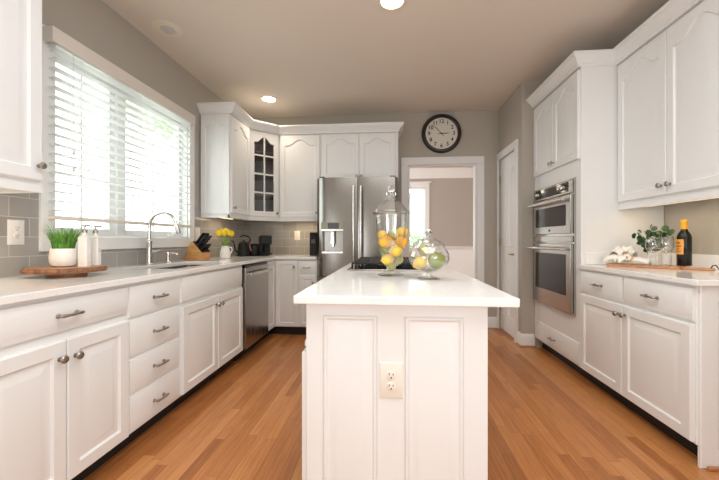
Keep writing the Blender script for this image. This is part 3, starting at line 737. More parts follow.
dp = mb.build('dispenser_recess', 'fridgesteel', dl)
MB().box(DXa, -.014, DZa, DXb, .072, DZa + .022).build('drip_tray', 'steelh', dl, bevel=.003)
MB().box(DXa - .004, -.016, 1.225, DXb + .004, .07, DZb + .004).build('control_panel', 'greenled', dl, bevel=.003)
MB().box(DXa + .07, -.018, 1.232, DXb - .045, -.0155, DZb - .006).build('screen', 'display', dl)
MB().box(DXa - .004, -.018, 1.205, DXb + .004, .07, 1.226).build('bezel', 'steelh', dl, bevel=.002)
mb = MB().box(.165, .0, 1.06, .205, .03, 1.205).box(.175, .02, 1.03, .195, .035, 1.07); mb.build('paddle', 'chrome', dl, bevel=.004)
mb = MB(); strip(mb, rpts, xm + .003, wF - .002, .70, FH); dr2 = mb.build('door', 'fridgesteel', fr, smooth=30)
def bar(parent, path):
    h = MB().tube(path, .0125, 12).build('handle', 'steelh', parent)
    return h
for dd, x in ((dl, xm - .04), (dr2, xm + .04)):
    h = bar(dd, [(x, -.058, .80), (x, -.064, .95), (x, -.066, 1.25), (x, -.064, 1.55), (x, -.058, 1.70)])
    for z in (.83, 1.67): MB().tube([(x, -.005, z), (x, -.06, z)], .009, 10).build('bracket', 'steelh', h)
mb = MB(); pts = fdoor(.002, wF - .002, .1, .06, 0, 0); strip(mb, pts, .002, wF - .002, .06, .69); fd = mb.build('freezer_drawer', 'fridgesteel', fr, smooth=30)
h = bar(fd, [(.10, -.055, .60), (.2, -.066, .60), (wF / 2, -.07, .60), (wF - .2, -.066, .60), (wF - .10, -.055, .60)])
for x in (.13, wF - .13): MB().tube([(x, -.005, .60), (x, -.058, .60)], .009, 10).build('bracket', 'steelh', h)
for x in (.03, wF - .09): MB().box(x, .02, FH, x + .06, .12, FH + .018).build('hinge_cover', 'darksteel', fr, bevel=.004)

# ------------------------------------------------------------------ double oven
ov = thing('double_oven', 'stainless built-in double oven with two bar handles in the tall cabinet', 'oven', (RX, TY1 - .052, .495), ROT_R)
wO = .742
MB().box(.004, .022, 0, wO - .004, .56, 1.108).build('case', 'darksteel', ov)
def oz(z): return z - .495
MB().box(-.003, -.012, oz(.497), wO + .003, -.001, oz(1.60)).build('surround', 'steelh', ov)
MB().box(0, -.032, oz(1.487), wO, -.015, oz(1.598)).build('control_panel', 'steel', ov, bevel=.003)
cpn = ov.children[-1]
MB().box(.05, -.034, oz(1.502), wO - .05, -.0315, oz(1.585)).build('display', 'blackglass', cpn)
for x in (.115, .56, .625): MB().lathe([(.020, 0), (.020, .006), (.016, .010), (.015, .022), (0, .024)], (x, -.034, oz(1.543)), 20, '-Y').build('dial', 'steelh', cpn)
def odoor(z0, z1, wz0, wz1, hz):
    dd = MB().box(0, -.042, oz(z0), wO, -.015, oz(z1)).build('door', 'steel', ov, bevel=.004)
    MB().box(.075, -.0445, oz(wz0), wO - .075, -.041, oz(wz1)).build('window', 'blackglass', dd)
    h = MB().tube([(.015, -.092, oz(hz)), (wO * .25, -.098, oz(hz)), (wO * .75, -.098, oz(hz)), (wO - .015, -.092, oz(hz))], .012, 12).build('handle', 'steelh', dd)
    for x in (.045, wO - .045): MB().tube([(x, -.04, oz(hz)), (x, -.094, oz(hz))], .009, 10).build('bracket', 'steelh', h)
    return dd
od = odoor(1.158, 1.478, 1.225, 1.400, 1.440)
MB().lathe([(.013, 0), (.013, .002), (0, .002)], (wO * .5, -.042, oz(1.19)), 18, '-Y').build('emblem', 'darksteel', od)
MB().box(0, -.036, oz(1.085), wO, -.015, oz(1.140)).build('vent_strip', 'steel', ov, bevel=.003)
odoor(.503, 1.075, .645, .985, 1.030)
# dark racks seen through the lower window are part of its glass; left plain

# ------------------------------------------------------------------ island
IX0, IX1, IY0, IY1 = -.300, .335, 1.235, 3.17
isl = thing('kitchen_island', 'white panelled kitchen island cabinet in the middle of the floor', 'island', ((IX0 + IX1) / 2, IY0, 0))
mb = MB().box(IX0, IY0, .0, IX1, IY1, .884)
mb.build('body', 'cab', isl, bevel=.003, world=True)
wI = IX1 - IX0
# two raised end panels facing the camera
def endpanel(x0, x1, z0, z1):
    mb = MB(T(0, IY0, 0))
    def lp(i, y): return [(x, y, z) for x, z in outline(x0 + i, x1 - i, z0 + i, z1 - i)]
    mb.loops([lp(0, 0), lp(0.0, -.004), lp(.004, -.010), lp(.010, -.010), lp(.017, -.003), lp(.022, -.003), lp(.048, -.010), lp(.052, -.0105)], False, True)
    return mb.build('end_panel', 'cab', isl, world=True)
endpanel(-.236, -.045, .09, .838); endpanel(.052, .252, .09, .838)
# doors and drawers along the left side
n = 4; L = (IY1 - IY0 - .02) / n
for k in range(n):
    ya = IY1 - .01 - k * L
    mb = MB(T(IX0, ya, 0) @ RZ(R(-90))); panel(mb, .004, L - .004, .10, .70); dd = mb.build('door', 'cab', isl, world=True)
    MB(T(IX0, ya, 0) @ RZ(R(-90))).lathe(KNOB, (L - .05 if k % 2 == 0 else .05, -.02, .62), 16, '-Y').build('knob', 'nickel', dd, world=True)
MB().box(IX0 - .012, IY0 + .03, .715, IX0, IY1 - .02, .735).build('rail', 'cab', isl, world=True)
tp = MB().box(-.332, 1.180, ZT0, .422, 3.21, ZT1).build('island_worktop', 'quartz', bevel=.004)
tag(tp, 'white quartz worktop on the kitchen island, holding the cooktop and glass jars', 'worktop')

def outlet(label, mx, w_=.082, h_=.124, m='plate', kind='duplex', name='outlet'):
    """origin: centre of the plate on the wall, -y out of the wall"""
    t = thing(name, label, 'outlet' if kind == 'duplex' else 'switch', mx.translation); t.rotation_euler = mx.to_euler()
    def lp(i, y): return [(x, y, z) for x, z in outline(-w_ / 2 + i, w_ / 2 - i, -h_ / 2 + i, h_ / 2 - i, 0, 2)]
    MB().loops([lp(0, 0), lp(0, -.003), lp(.005, -.006)]).build('plate', m, t)
    if kind == 'duplex':
        for sz in (-1, 1):
            z = sz * .0195
            rc_ = MB().lathe([(.0165, 0), (.0165, .0025), (.0155, .003), (0, .003)], (0, -.006, z), 24, '-Y').build('receptacle', m, t)
            MB().box(-.008, -.0095, z + .001, -.0055, -.0085, z + .009).build('slot', 'slot', rc_)
            MB().box(.0055, -.0095, z + .001, .008, -.0085, z + .008).build('slot', 'slot', rc_)
            MB().lathe([(.0028, 0), (.0028, .0006), (0, .0006)], (0, -.009, z - .007), 12, '-Y').build('slot', 'slot', rc_)
        MB().lathe([(.003, 0), (.003, .001), (0, .0012)], (0, -.006, 0), 10, '-Y').build('screw', m, t)
    else:
        MB().box(-.017, -.008, -.034, .017, -.006, .034).build('rocker', m, t, bevel=.002)
    return t
outlet('ivory duplex outlet on the end of the white kitchen island', T(.004, IY0, .612))
outlet('white duplex outlet on grey tile left of the potted grass', T(XL + .008, 1.665, 1.145) @ RZ(R(90)), .082, .13, 'whiteplate')
outlet('ivory duplex outlet on the tiled back wall left of the refrigerator', T(-1.222, YB - .008, 1.165), .076, .12)
outlet('ivory switch plate on tile between the window and the knife block', T(XL + .008, 3.40, 1.165) @ RZ(R(90)), .085, .135, kind='switch', name='light_switch')

# cooktop
ck = thing('cooktop', 'black gas cooktop with cast iron grates set in the island worktop', 'cooktop', (0.0, 2.53, ZT1))
MB().box(-.268, -.38, 0, .268, .38, .010).build('base', 'steel', ck, bevel=.004)
MB().box(-.245, -.355, .010, .245, .355, .013).build('glass_top', 'blackglass', ck)
for x, y in ((-.13, -.23), (.12, -.23), (-.13, .23), (.12, .23), (0, 0)):
    MB().lathe([(.045, .013), (.045, .02), (.036, .022), (.036, .030), (.028, .034), (0, .034)], (x, y, 0), 22).build('burner', 'castiron', ck)
for y0 in (-.35, -.115, .12):
    y1 = y0 + .23; mb = MB(); z = .046
    for a, b in (((-.235, y0), (.195, y0)), ((-.235, y1), (.195, y1)), ((-.235, y0), (-.235, y1)), ((.195, y0), (.195, y1)), ((-.235, (y0 + y1) / 2), (.195, (y0 + y1) / 2)), ((0, y0), (0, y1)), ((-.13, y0), (-.13, y1)), ((.12, y0), (.12, y1))):
        mb.tube([(a[0], a[1], z), (b[0], b[1], z)], .0065, 6)
    for x in (-.235, .195):
        for y in (y0, y1): mb.tube([(x, y, .012), (x, y, z)], .007, 6)
    mb.build('grate', 'castiron', ck)
for k in range(5): MB().lathe([(.02, .012), (.019, .03), (.015, .034), (0, .034)], (.225, -.12 + .06 * k, -.001), 16).build('control_dial', 'steelh', ck)

# ------------------------------------------------------------------ glass jars with fruit
JX, JY = .006, 1.885
j = thing('apothecary_jar', 'tall footed glass jar with pointed lid, full of citrus fruit', 'jar', (JX, JY, ZT1))
out = [(0, .0515), (.020, .0515), (.034, .054), (.048, .075), (.062, .12), (.074, .18), (.0805, .24), (.083, .29), (.084, .325), (.100, .330), (.101, .335), (.084, .337)]
inn = [(.080, .325), (.079, .29), (.0765, .24), (.070, .18), (.058, .122), (.043, .08), (.026, .062), (0, .058)]
MB().lathe(out + inn, n=48).build('bowl', 'glass', j)
lid = [(.094, .338), (.097, .341), (.094, .346), (.080, .360), (.066, .378), (.050, .395), (.030, .408), (.020, .416), (0, .417)]
fin = [(0, .4165), (.020, .4165), (.016, .424), (.024, .432), (.027, .440), (.020, .450), (.014, .456), (.018, .464), (.016, .474), (.008, .482), (.006, .487), (0, .490)]
lin = [(0, .405), (.028, .402), (.047, .389), (.062, .373), (.076, .356), (.090, .343), (.094, .338)]
MB().lathe(lid[:], n=48, close=False).lathe(lin, n=48, close=False).build('lid', 'glass', j)
MB().lathe(fin, n=32, close=False).build('finial', 'solidglass', j)
MB().lathe([(0, .0), (.070, 0), (.072, .004), (.060, .010), (.030, .020), (.020, .032), (.026, .042), (.020, .050), (0, .051)], n=40).build('foot', 'glass', j)
def fruit(kind, label, p, r, tilt=(0, 0, 0), group='fruit in the tall jar'):
    if kind in ('lemon', 'orange'):
        o = MB().lathe([(0, -1.28 * r), (.12 * r, -1.25 * r), (.22 * r, -1.12 * r), (.55 * r, -.9 * r), (.85 * r, -.5 * r), (r * .98, 0), (.85 * r, .5 * r), (.55 * r, .9 * r), (.22 * r, 1.12 * r), (.14 * r, 1.25 * r), (0, 1.30 * r)], n=28)
        o = o.build('lemon', kind, smooth=80); tag(o, label, 'fruit', group); o.location = p; o.rotation_euler = tilt; return o
    t = thing('apple' if kind == 'apple' else 'lime', label, 'fruit', p, 0, group); t.rotation_euler = tilt
    if kind == 'apple':
        MB().lathe([(0, -.80 * r), (.18 * r, -.88 * r), (.40 * r, -.90 * r), (.75 * r, -.62 * r), (.96 * r, -.15 * r), (r, .2 * r), (.88 * r, .58 * r), (.60 * r, .82 * r), (.34 * r, .86 * r), (.14 * r, .74 * r), (0, .62 * r)], n=28).build('flesh', 'apple', t, smooth=80)
        MB().tube([(0, 0, .6 * r), (.03 * r, 0, .85 * r), (.10 * r, 0, 1.08 * r)], .045 * r, 6).build('stalk', 'stem', t)
    else:
        MB().lathe([(0, -1.05 * r), (.3 * r, -.98 * r), (.7 * r, -.72 * r), (.96 * r, -.2 * r), (.97 * r, .2 * r), (.72 * r, .7 * r), (.3 * r, .98 * r), (0, 1.05 * r)], n=24).build('flesh', 'pear', t, smooth=80)
        MB().sphere((0, 0, 1.04 * r), .12 * r, n=8, m=6).build('stalk', 'stem', t)
    return t
S187 = 350 / 1.868
def jp(u, v, dy): # pixel within the tall jar -> point at depth offset dy from its axis
    sc = 350 / (1.868 + dy); return (JX + (u - 391) / sc, JY + dy, 1.105 - (v - 240) / sc)
F = [('lime', 'pale green fruit at the very bottom of the tall jar', jp(391, 265.5, .0), .025, (.4, .2, 0)),
     ('lemon', 'orange-yellow lemon low on the left in the tall jar', jp(387.5, 259.5, -.022), .027, (0, R(80), R(-15))),
     ('lime', 'pale green fruit low on the right in the tall jar', jp(398, 259, .002), .026, (R(60), 0, .4)),
     ('lemon', 'orange-yellow lemon at the front centre of the tall jar', jp(395.5, 251, -.036), .028, (0, R(84), R(12))),
     ('apple', 'green apple on the left side of the tall jar', jp(384.5, 249.5, .012), .030, (.3, -.4, 0)),
     ('orange', 'deep yellow lemon on the right below the topmost fruit of the tall jar', jp(401, 242.5, -.012), .030, (0, R(60), R(30))),
     ('orange', 'deep yellow lemon left of centre in the tall jar, over the green apple', jp(385.5, 241.8, -.036), .030, (0, R(80), R(-20))),
     ('lemon', 'orange-yellow lemon topmost on the left in the tall jar', jp(382, 235.5, .020), .026, (0, R(70), R(60))),
     ('lime', 'pale green fruit at the top centre of the tall jar pile', jp(394, 235.5, .024), .030, (R(30), .2, 0)),
     ('lemon', 'orange-yellow lemon topmost on the right in the tall jar', jp(402, 232.5, .016), .028, (0, R(75), R(20)))]
for a in F: fruit(a[0], a[1], a[2], a[3] * 1.12, a[4])
# round footed bowl jar
BX, BY = .189, 1.735
j2 = thing('footed_candy_jar', 'low round footed glass jar with lid, holding three fruits', 'jar', (BX, BY, ZT1))
out = [(0, .033), (.016, .033), (.030, .038), (.062, .050), (.088, .072), (.099, .098), (.097, .125), (.083, .150), (.076, .158), (.080, .162), (.076, .164)]
inn = [(.074, .157), (.081, .148), (.094, .124), (.096, .098), (.085, .074), (.060, .054), (.03, .043), (0, .040)]
MB().lathe(out + inn, n=48).build('bowl', 'glass', j2)
MB().lathe([(.074, .165), (.078, .168), (.070, .178), (.052, .190), (.030, .200), (.014, .206), (0, .2065)], n=40, close=False).lathe([(.074, .165), (.066, .174), (.05, .186), (.028, .196), (0, .200)], n=40, close=False).build('lid', 'glass', j2)
MB().lathe([(0, .207), (.012, .207), (.010, .212), (.016, .220), (.017, .228), (.011, .236), (.006, .242), (0, .245)], n=28, close=False).build('finial', 'solidglass', j2)
MB().lathe([(0, 0), (.054, 0), (.056, .003), (.045, .008), (.018, .014), (.012, .024), (.015, .0325), (0, .0328)], n=40).build('foot', 'glass', j2)
def jq(u, v, dy): sc = 350 / (1.712 + dy); return (BX + (u - 425.5) / sc, BY + dy, 1.105 - (v - 240) / sc)
fruit('lemon', 'yellow lemon at the left of the low round jar', jq(416.5, 263, -.012), .032, (0, R(62), R(20)), 'fruit in the low round jar')
fruit('apple', 'large shiny green apple at the right of the low round jar', jq(433, 260.5, -.010), .043, (.2, .4, 0), 'fruit in the low round jar')
fruit('lime', 'pale green fruit resting on top in the low round jar', jq(421.5, 250, .022), .030, (R(40), .3, 0), 'fruit in the low round jar')

# ------------------------------------------------------------------ window blind
bl = thing('window_blind', 'white slatted blind lowered over the kitchen window, under its boxed valance', 'blind', (XL + .05, 2.5, WZ0 + .1))
BYa, BYb = 1.82, 3.195
mb = MB().box(XL + .068, BYa - .03, 2.215, XL + .090, BYb + .025, 2.298).box(XL, BYa - .03, 2.215, XL + .07, BYa - .012, 2.298).box(XL, BYb + .008, 2.215, XL + .07, BYb + .025, 2.298)
mb.build('valance', 'valance', bl, bevel=.003, world=True)
MB().box(XL + .026, BYa, 2.215, XL + .066, BYb, 2.262).build('headrail', 'trim', bl, world=True)
mb = MB(); ns = 18; zt, zb = 2.190, 1.275
for k in range(ns):
    z = zt + (zb - zt) * k / (ns - 1); th = R(-7); cx = XL + .050; hw = .025
    ls = []
    for (s_, dz) in ((-1, .0), (-.4, .0022), (.4, .0022), (1, .0), (.4, .0002), (-.4, .0002)):
        ls.append((cx + s_ * hw * math.cos(th), z + s_ * hw * math.sin(th) * -1 + dz))
    mb.loops([[(x, y, zz) for x, zz in ls] for y in (BYa, BYb)])
mb.build('slats', 'slat', bl, world=True)
MB().box(XL + .024, BYa, 1.222, XL + .076, BYb, 1.244).build('bottom_rail', 'rail', bl, bevel=.003, world=True)
for y in (2.0, 2.5, 3.02):
    MB().tube([(XL + .078, y, 2.21), (XL + .078, y, 1.24)], .0012, 5).build('ladder_cord', 'trim', bl, world=True)
for y, z in ((1.925, 1.64), (1.925, 1.54)):
    MB().tube([(XL + .082, y, 2.21), (XL + .082, y, z)], .001, 5).lathe([(.002, .03), (.007, .02), (.009, 0), (0, 0)], (XL + .082, y, z - .03), 10).build('pull_cord', 'valance', bl, world=True)

# ------------------------------------------------------------------ left worktop items
bx, by = -1.705, 1.715
wb = thing('round_board', 'round live-edge wooden board on a low pedestal, on the left worktop', 'board', (bx, by, ZT1))
random.seed(3)
n = 60; ph = [random.uniform(0, 6.28) for _ in range(5)]
def br(a): return .170 + .006 * math.sin(3 * a + ph[0]) + .004 * math.sin(7 * a + ph[1]) + .003 * math.sin(13 * a + ph[2])
def ring(dr_, z): return [((br(2 * PI * k / n) + dr_) * math.cos(2 * PI * k / n), (br(2 * PI * k / n) + dr_) * math.sin(2 * PI * k / n), z) for k in range(n)]
MB().loops([ring(-.02, .024), ring(-.006, .0242), ring(-.002, .0245), ring(-.003, .048), ring(-.008, .050), ring(-.02, .050)]).build('board_top', 'liveedge', wb)
MB().loops([ring(-.006, .0235), ring(.001, .028), ring(.004, .036), ring(.000, .045), ring(-.004, .0495)], False, False).build('bark_rim', 'barkedge', wb)
MB().lathe([(.085, 0), (.085, .022), (.08, .024), (0, .024)], n=40).build('pedestal', 'liveedge', wb)
ZB = ZT1 + .050
px, py = -1.725, 1.715
pg = thing('potted_grass', 'green artificial grass in a white ceramic pot on the round board', 'plant', (px, py, ZB))
MB().lathe([(0, 0), (.042, 0), (.052, .006), (.060, .025), (.062, .05), (.060, .075), (.056, .093), (.054, .096), (.051, .093), (.054, .08), (.054, .05), (0, .05)], n=40).build('pot', 'ceramic', pg)
mb = MB(); random.seed(11)
for k in range(230):
    a = random.uniform(0, 2 * PI); r0 = .045 * math.sqrt(random.random()); lean = random.uniform(.0, .050) + r0 * .6; Lh = random.uniform(.105, .160)
    p0 = Vector((r0 * math.cos(a), r0 * math.sin(a), .085)); dv = Vector((math.cos(a + random.uniform(-.5, .5)), math.sin(a + random.uniform(-.5, .5)), 0)); sd = Vector((-dv.y, dv.x, 0)).normalized(); rot = random.uniform(0, PI); sd = Vector((math.cos(rot), math.sin(rot), 0))
    w_ = random.uniform(.0022, .004); prev = None
    for s_ in range(5):
        t = s_ / 4; c_ = p0 + dv * lean * t ** 1.7 + Vector((0, 0, Lh * t * (1 - .12 * t))); ww = w_ * (1 - t * .92)
        cur = [mb.v(c_ - sd * ww), mb.v(c_ + sd * ww)]
        if prev: mb.f([prev[0], prev[1], cur[1], cur[0]])
        prev = cur
g_ = mb.build('grass', 'grass', pg, smooth=60); g_['kind'] = 'stuff'
def pump_bottle(label, loc, w_, d_, h_, rz):
    t = thing('soap_bottle', label, 'bottle', loc, rz, 'white pump bottles on the round board')
    MB().loops([rr(-w_ / 2, w_ / 2, -d_ / 2, d_ / 2, .008, 0), rr(-w_ / 2, w_ / 2, -d_ / 2, d_ / 2, .008, h_ - .006), rr(-w_ / 2 + .006, w_ / 2 - .006, -d_ / 2 + .006, d_ / 2 - .006, .008, h_), rr(-.012, .012, -.012, .012, .011, h_ + .004), rr(-.011, .011, -.011, .011, .0105, h_ + .022)]).build('bottle_body', 'ceramic', t)
    MB().lathe([(.0125, 0), (.0125, .014), (.005, .016), (.0045, .032), (.009, .033), (.009, .042), (0, .043)], (0, 0, h_ + .020), 16).tube([(0, 0, h_ + .058), (.028, 0, h_ + .058), (.036, 0, h_ + .052)], [.005, .0045, .004], 8).build('pump', 'nickel', t)
    return t
pump_bottle('taller white square pump bottle directly right of the potted grass', (-1.628, 1.738, ZB), .046, .046, .160, R(10))
t = pump_bottle('slimmer white pump bottle behind the taller pump bottle', (-1.655, 1.838, ZB), .042, .042, .160, R(15))
MB().box(.0205, -.011, .07, .0216, .011, .095).build('label_mark', 'labelmark', t)

# knife block
kb = thing('knife_block', 'angled wooden knife block on the worktop, right of the sink', 'knife block', (-1.80, 3.15, ZT1), R(-14))
prof = [(-.105, 0), (.105, 0), (.105, .055), (-.01, .175), (-.055, .175)]
def xz(mb, pts, y0, y1):
    a = [mb.v((x, y0, z)) for x, z in pts]; b = [mb.v((x, y1, z)) for x, z in pts]; n = len(pts); mb.f(a); mb.f(b[::-1])
    for i in range(n): mb.f([a[i], b[i], b[(i + 1) % n], a[(i + 1) % n]])
    return mb
xz(MB(), [(-.115, 0), (.085, 0), (.095, .072), (-.018, .178), (-.038, .172)], -.055, .055).build('block', 'blockwood', kb, bevel=.003)
# slotted black insert on the slanted face
P0, P1 = Vector((.095, 0, .072)), Vector((-.018, 0, .178)); dv = (P1 - P0).normalized(); nv = Vector((-dv.z, 0, dv.x)) * -1
if nv.x < 0: nv = -nv
q = [P0 + dv * .006, P1 - dv * .006]
xz(MB(), [(q[0].x, q[0].z), (q[0].x + nv.x * .012, q[0].z + nv.z * .012), (q[1].x + nv.x * .012, q[1].z + nv.z * .012), (q[1].x, q[1].z)], -.048, .048).build('slot_plate', 'black', kb)
kbm = rootmx(kb)
def knife(proto, a, b, L_=.115, label=None):
    p = P0 + dv * a + nv * .013; p.y = b
    wp = kbm @ p
    if proto is None:
        t = thing('knife', label, 'knife', wp, 0, 'knives in the wooden block')
        t.rotation_mode = 'XYZ'
        MB().loops([rr(-.0075, .0075, -.011, .011, .005, 0, 3), rr(-.009, .009, -.013, .013, .006, L_ * .5, 3), rr(-.008, .008, -.013, .013, .006, L_, 3), rr(-.005, .005, -.009, .009, .004, L_ + .006, 3)]).build('handle', 'black', t)
        MB().box(-.0065, -.0105, 0, .0065, .0105, .007).build('bolster', 'chrome', t)
        for z in (.03, .065): MB().lathe([(.003, 0), (.003, .0004), (0, .0005)], (.0088, 0, z), 8, 'X').build('rivet', 'chrome', t)
    else: t = copy_tree(proto)
    t.location = wp
    qn = Vector((0, 0, 1)).rotation_difference((kbm.to_3x3() @ nv)); t.rotation_euler = (qn @ Quaternion((0, 0, 1), R(-14))).to_euler()
    t['label'] = label
    return t
kp = None
for i, (a, b, lab) in enumerate(((.125, -.03, 'black-handled knife at the top back row of the knife block'), (.125, .0, 'black-handled knife at the top back row of the knife block'), (.125, .03, 'black-handled knife at the top back row of the knife block'),
                                 (.09, -.032, 'black-handled knife in the middle row of the knife block'), (.09, .002, 'black-handled knife in the middle row of the knife block'), (.09, .034, 'black-handled knife in the middle row of the knife block'))):
    k_ = knife(kp, a, b, label=lab); k_['group'] = 'back row of knives' if i < 3 else 'middle row of knives'
    if kp is None: kp = k_
kp2 = None
for i, b in enumerate((-.036, -.012, .012, .036)):
    p = P0 + dv * (.04) + nv * .013; p.y = b
    if kp2 is None:
        t = thing('steak_knife', '', 'knife', (0, 0, 0)); kp2 = t
        MB().loops([rr(-.005, .005, -.008, .008, .004, 0, 3), rr(-.0065, .0065, -.0095, .0095, .005, .03, 3), rr(-.005, .005, -.009, .009, .004, .062, 3)]).build('handle', 'black', t)
        MB().box(-.0045, -.0075, 0, .0045, .0075, .005).build('bolster', 'chrome', t)
    else: t = copy_tree(kp2)
    t['label'] = 'short black-handled steak knife in the lowest row of the knife block'; t['group'] = 'steak knives in the block'
    t.location = kbm @ p
    qn = Vector((0, 0, 1)).rotation_difference((kbm.to_3x3() @ nv)); t.rotation_euler = (qn @ Quaternion((0, 0, 1), R(-14))).to_euler()

# vase of tulips
vx, vy = -1.70, 3.49
vs = thing('vase', 'small white ceramic jug vase holding yellow tulips', 'vase', (vx, vy, ZT1))
MB().lathe([(0, 0), (.040, 0), (.050, .008), (.054, .04), (.052, .07), (.042, .10), (.036, .118), (.039, .128), (.041, .131), (.037, .131), (.033, .118), (.038, .10), (.046, .07), (.046, .02), (0, .015)], n=32).build('jug', 'ceramic', vs)
MB().tube([(.037, .0, .118), (.062, .0, .112), (.070, .0, .088), (.060, .0, .060), (.050, 0, .05)], .006, 8).build('ear', 'ceramic', vs)
vs.rotation_euler = (0, 0, R(35))
random.seed(5)
TUL = [(-.050, .0, .055, 'leftmost yellow tulip in the white jug vase'), (-.022, .022, .072, 'yellow tulip second from left at the back of the vase'), (-.018, -.025, .056, 'yellow tulip at the front left of the vase'),
       (.012, .020, .078, 'tallest yellow tulip in the white jug vase'), (.018, -.022, .062, 'yellow tulip at the front centre right of the vase'), (.052, -.004, .052, 'rightmost yellow tulip in the white jug vase')]
for k, (dx, dy, dz, lab) in enumerate(TUL):
    t = thing('tulip', lab, 'flower', (vx, vy, ZT1 + .03), R(40 + k * 3), 'yellow tulips in the vase')
    hx, hy, hz = dx * 1.3, dy * 1.3, .178 + dz
    b0 = Vector((hx * .18, hy * .18, 0)); b1 = Vector((hx * .38, hy * .38, .095)); b2 = Vector((hx, hy, hz - .03))
    MB().tube([b0, b1, (b1 + b2) / 2 + Vector((hx * .05, hy * .05, .008)), b2], .0035, 7).build('stalk', 'tstem', t)
    MB().lathe([(0, 0), (.014, .002), (.025, .015), (.029, .030), (.026, .045), (.017, .058), (.009, .061), (0, .050)], (hx, hy, hz - .032), 12).build('petals', 'tulip', t, smooth=25)
    a = math.atan2(hy, hx) + random.uniform(-.6, .6); mb = MB(); prev = None
    for s_ in range(6):
        q_ = s_ / 5; c_ = Vector((math.cos(a) * (.012 + .055 * q_ ** 1.5), math.sin(a) * (.012 + .055 * q_ ** 1.5), .085 + .10 * q_ - .035 * q_ ** 3)); ww = .010 * math.sin(PI * (.15 + .85 * q_)) + .001; sd = Vector((-math.sin(a), math.cos(a), 0))
        cur = [mb.v(c_ - sd * ww), mb.v(c_ + sd * ww)]
        if prev: mb.f([prev[0], prev[1], cur[1], cur[0]])
        prev = cur
    mb.build('leaf', 'tstem', t, smooth=60)

# tray, kettle, grinder and coffee maker in the corner
tr = tag(MB().loops([rr(-.17, .17, -.095, .095, .03, 0), rr(-.18, .18, -.105, .105, .03, .012), rr(-.172, .172, -.097, .097, .025, .012), rr(-.166, .166, -.092, .092, .025, .004)]).build('tray', 'matteblack'), 'low black tray under the kettle and coffee maker in the far corner', 'tray')
tr.location = (-1.645, 4.08, ZT1); tr.rotation_euler = (0, 0, R(38))
kx, ky = -1.715, 3.985
kt = thing('kettle', 'matte black gooseneck kettle behind the yellow tulips', 'kettle', (kx, ky, ZT1 + .005), R(20))
MB().lathe([(0, 0), (.072, 0), (.072, .02), (.070, .025), (.066, .09), (.056, .145), (.052, .15), (0, .155)], n=32).build('body', 'matteblack', kt)
MB().lathe([(.046, .152), (.046, .160), (.02, .166), (.008, .168), (.010, .182), (0, .186)], n=24).build('lid', 'matteblack', kt)
MB().tube([(-.06, 0, .04), (-.095, 0, .06), (-.10, 0, .12), (-.115, 0, .17), (-.14, 0, .175)], [.012, .010, .008, .006, .005], 10).build('spout', 'matteblack', kt)
MB().tube([(.054, 0, .14), (.075, 0, .19), (.055, 0, .225), (0, 0, .24), (-.04, 0, .225)], .008, 10).build('handle', 'matteblack', kt)
cn = thing('carafe', 'black rounded pot with copper handle left of the coffee maker', 'carafe', (-1.635, 4.10, ZT1 + .005), R(-10))
MB().lathe([(0, 0), (.060, 0), (.064, .03), (.062, .09), (.056, .125), (.040, .14), (0, .145)], n=28).build('body', 'matteblack', cn)
MB().tube([(.0, -.062, .055), (-.004, -.072, .075), (-.018, -.072, .118), (-.022, -.062, .132)], .009, 10).build('handle', 'copper', cn)
cm = thing('coffee_maker', 'black single-cup coffee maker in the far worktop corner', 'coffee maker', (-1.530, 4.19, ZT1 + .012), R(30))
MB().box(-.065, -.09, 0, .065, .10, .022).build('base', 'black', cm, bevel=.006)
MB().box(-.065, .01, .022, .065, .10, .20).build('column', 'black', cm, bevel=.006)
MB().box(-.066, -.09, .125, .066, .10, .235).build('brew_head', 'black', cm, bevel=.012)
MB().lathe([(.03, 0), (.032, .08), (.028, .085), (0, .085)], (0, -.045, .022), 20).build('cup', 'matteblack', cm)
ap = thing('canister', 'slim black appliance on the worktop beside the refrigerator', 'appliance', (-.935, 4.28, ZT1))
MB().box(-.045, -.07, 0, .045, .07, .24).build('body', 'black', ap, bevel=.008)
MB().box(-.046, -.072, .235, .046, .072, .285).build('head', 'matteblack', ap, bevel=.012)
MB().box(-.025, -.0735, .15, .025, -.07, .20).build('front_panel', 'darksteel', ap)

# ------------------------------------------------------------------ right worktop items
ba = math.atan2(2.38 - 2.71, 1.87 - 1.56)
nb = Vector((-math.sin(ba), math.cos(ba), 0)); db = Vector((math.cos(ba), math.sin(ba), 0))
b0 = Vector((1.575, 2.715, ZT1))
sb = thing('serving_board', 'long wooden serving board with a handle on the right worktop', 'board', b0, ba)
Lb, Wb = .41, .185
def bshape(i, z): return rr(i, Lb - i, i, Wb - i, .02, z)
MB().loops([bshape(.003, 0), bshape(0, .003), bshape(0, .015), bshape(.003, .018)]).build('board', 'acacia', sb)
MB().loops([rr(Lb - .004, Lb + .15, Wb / 2 - .025 - .03, Wb / 2 - .03 + .025, .018, .001), rr(Lb - .004, Lb + .15, Wb / 2 - .055, Wb / 2 - .005, .018, .016)]).build('handle', 'acacia', sb, bevel=.003)
MB().tube([(Lb + .13, Wb / 2 - .03, .010), (Lb + .14, Wb / 2 - .035, .03), (Lb + .155, Wb / 2 - .04, .035), (Lb + .17, Wb / 2 - .045, .012), (Lb + .20, Wb / 2 - .05, .006)], .0035, 8).build('cord_loop', 'leather', sb)
ZR = ZT1 + .018
def onb(s_, t_): p = b0 + db * s_ + nb * t_; return (p.x, p.y, ZR)
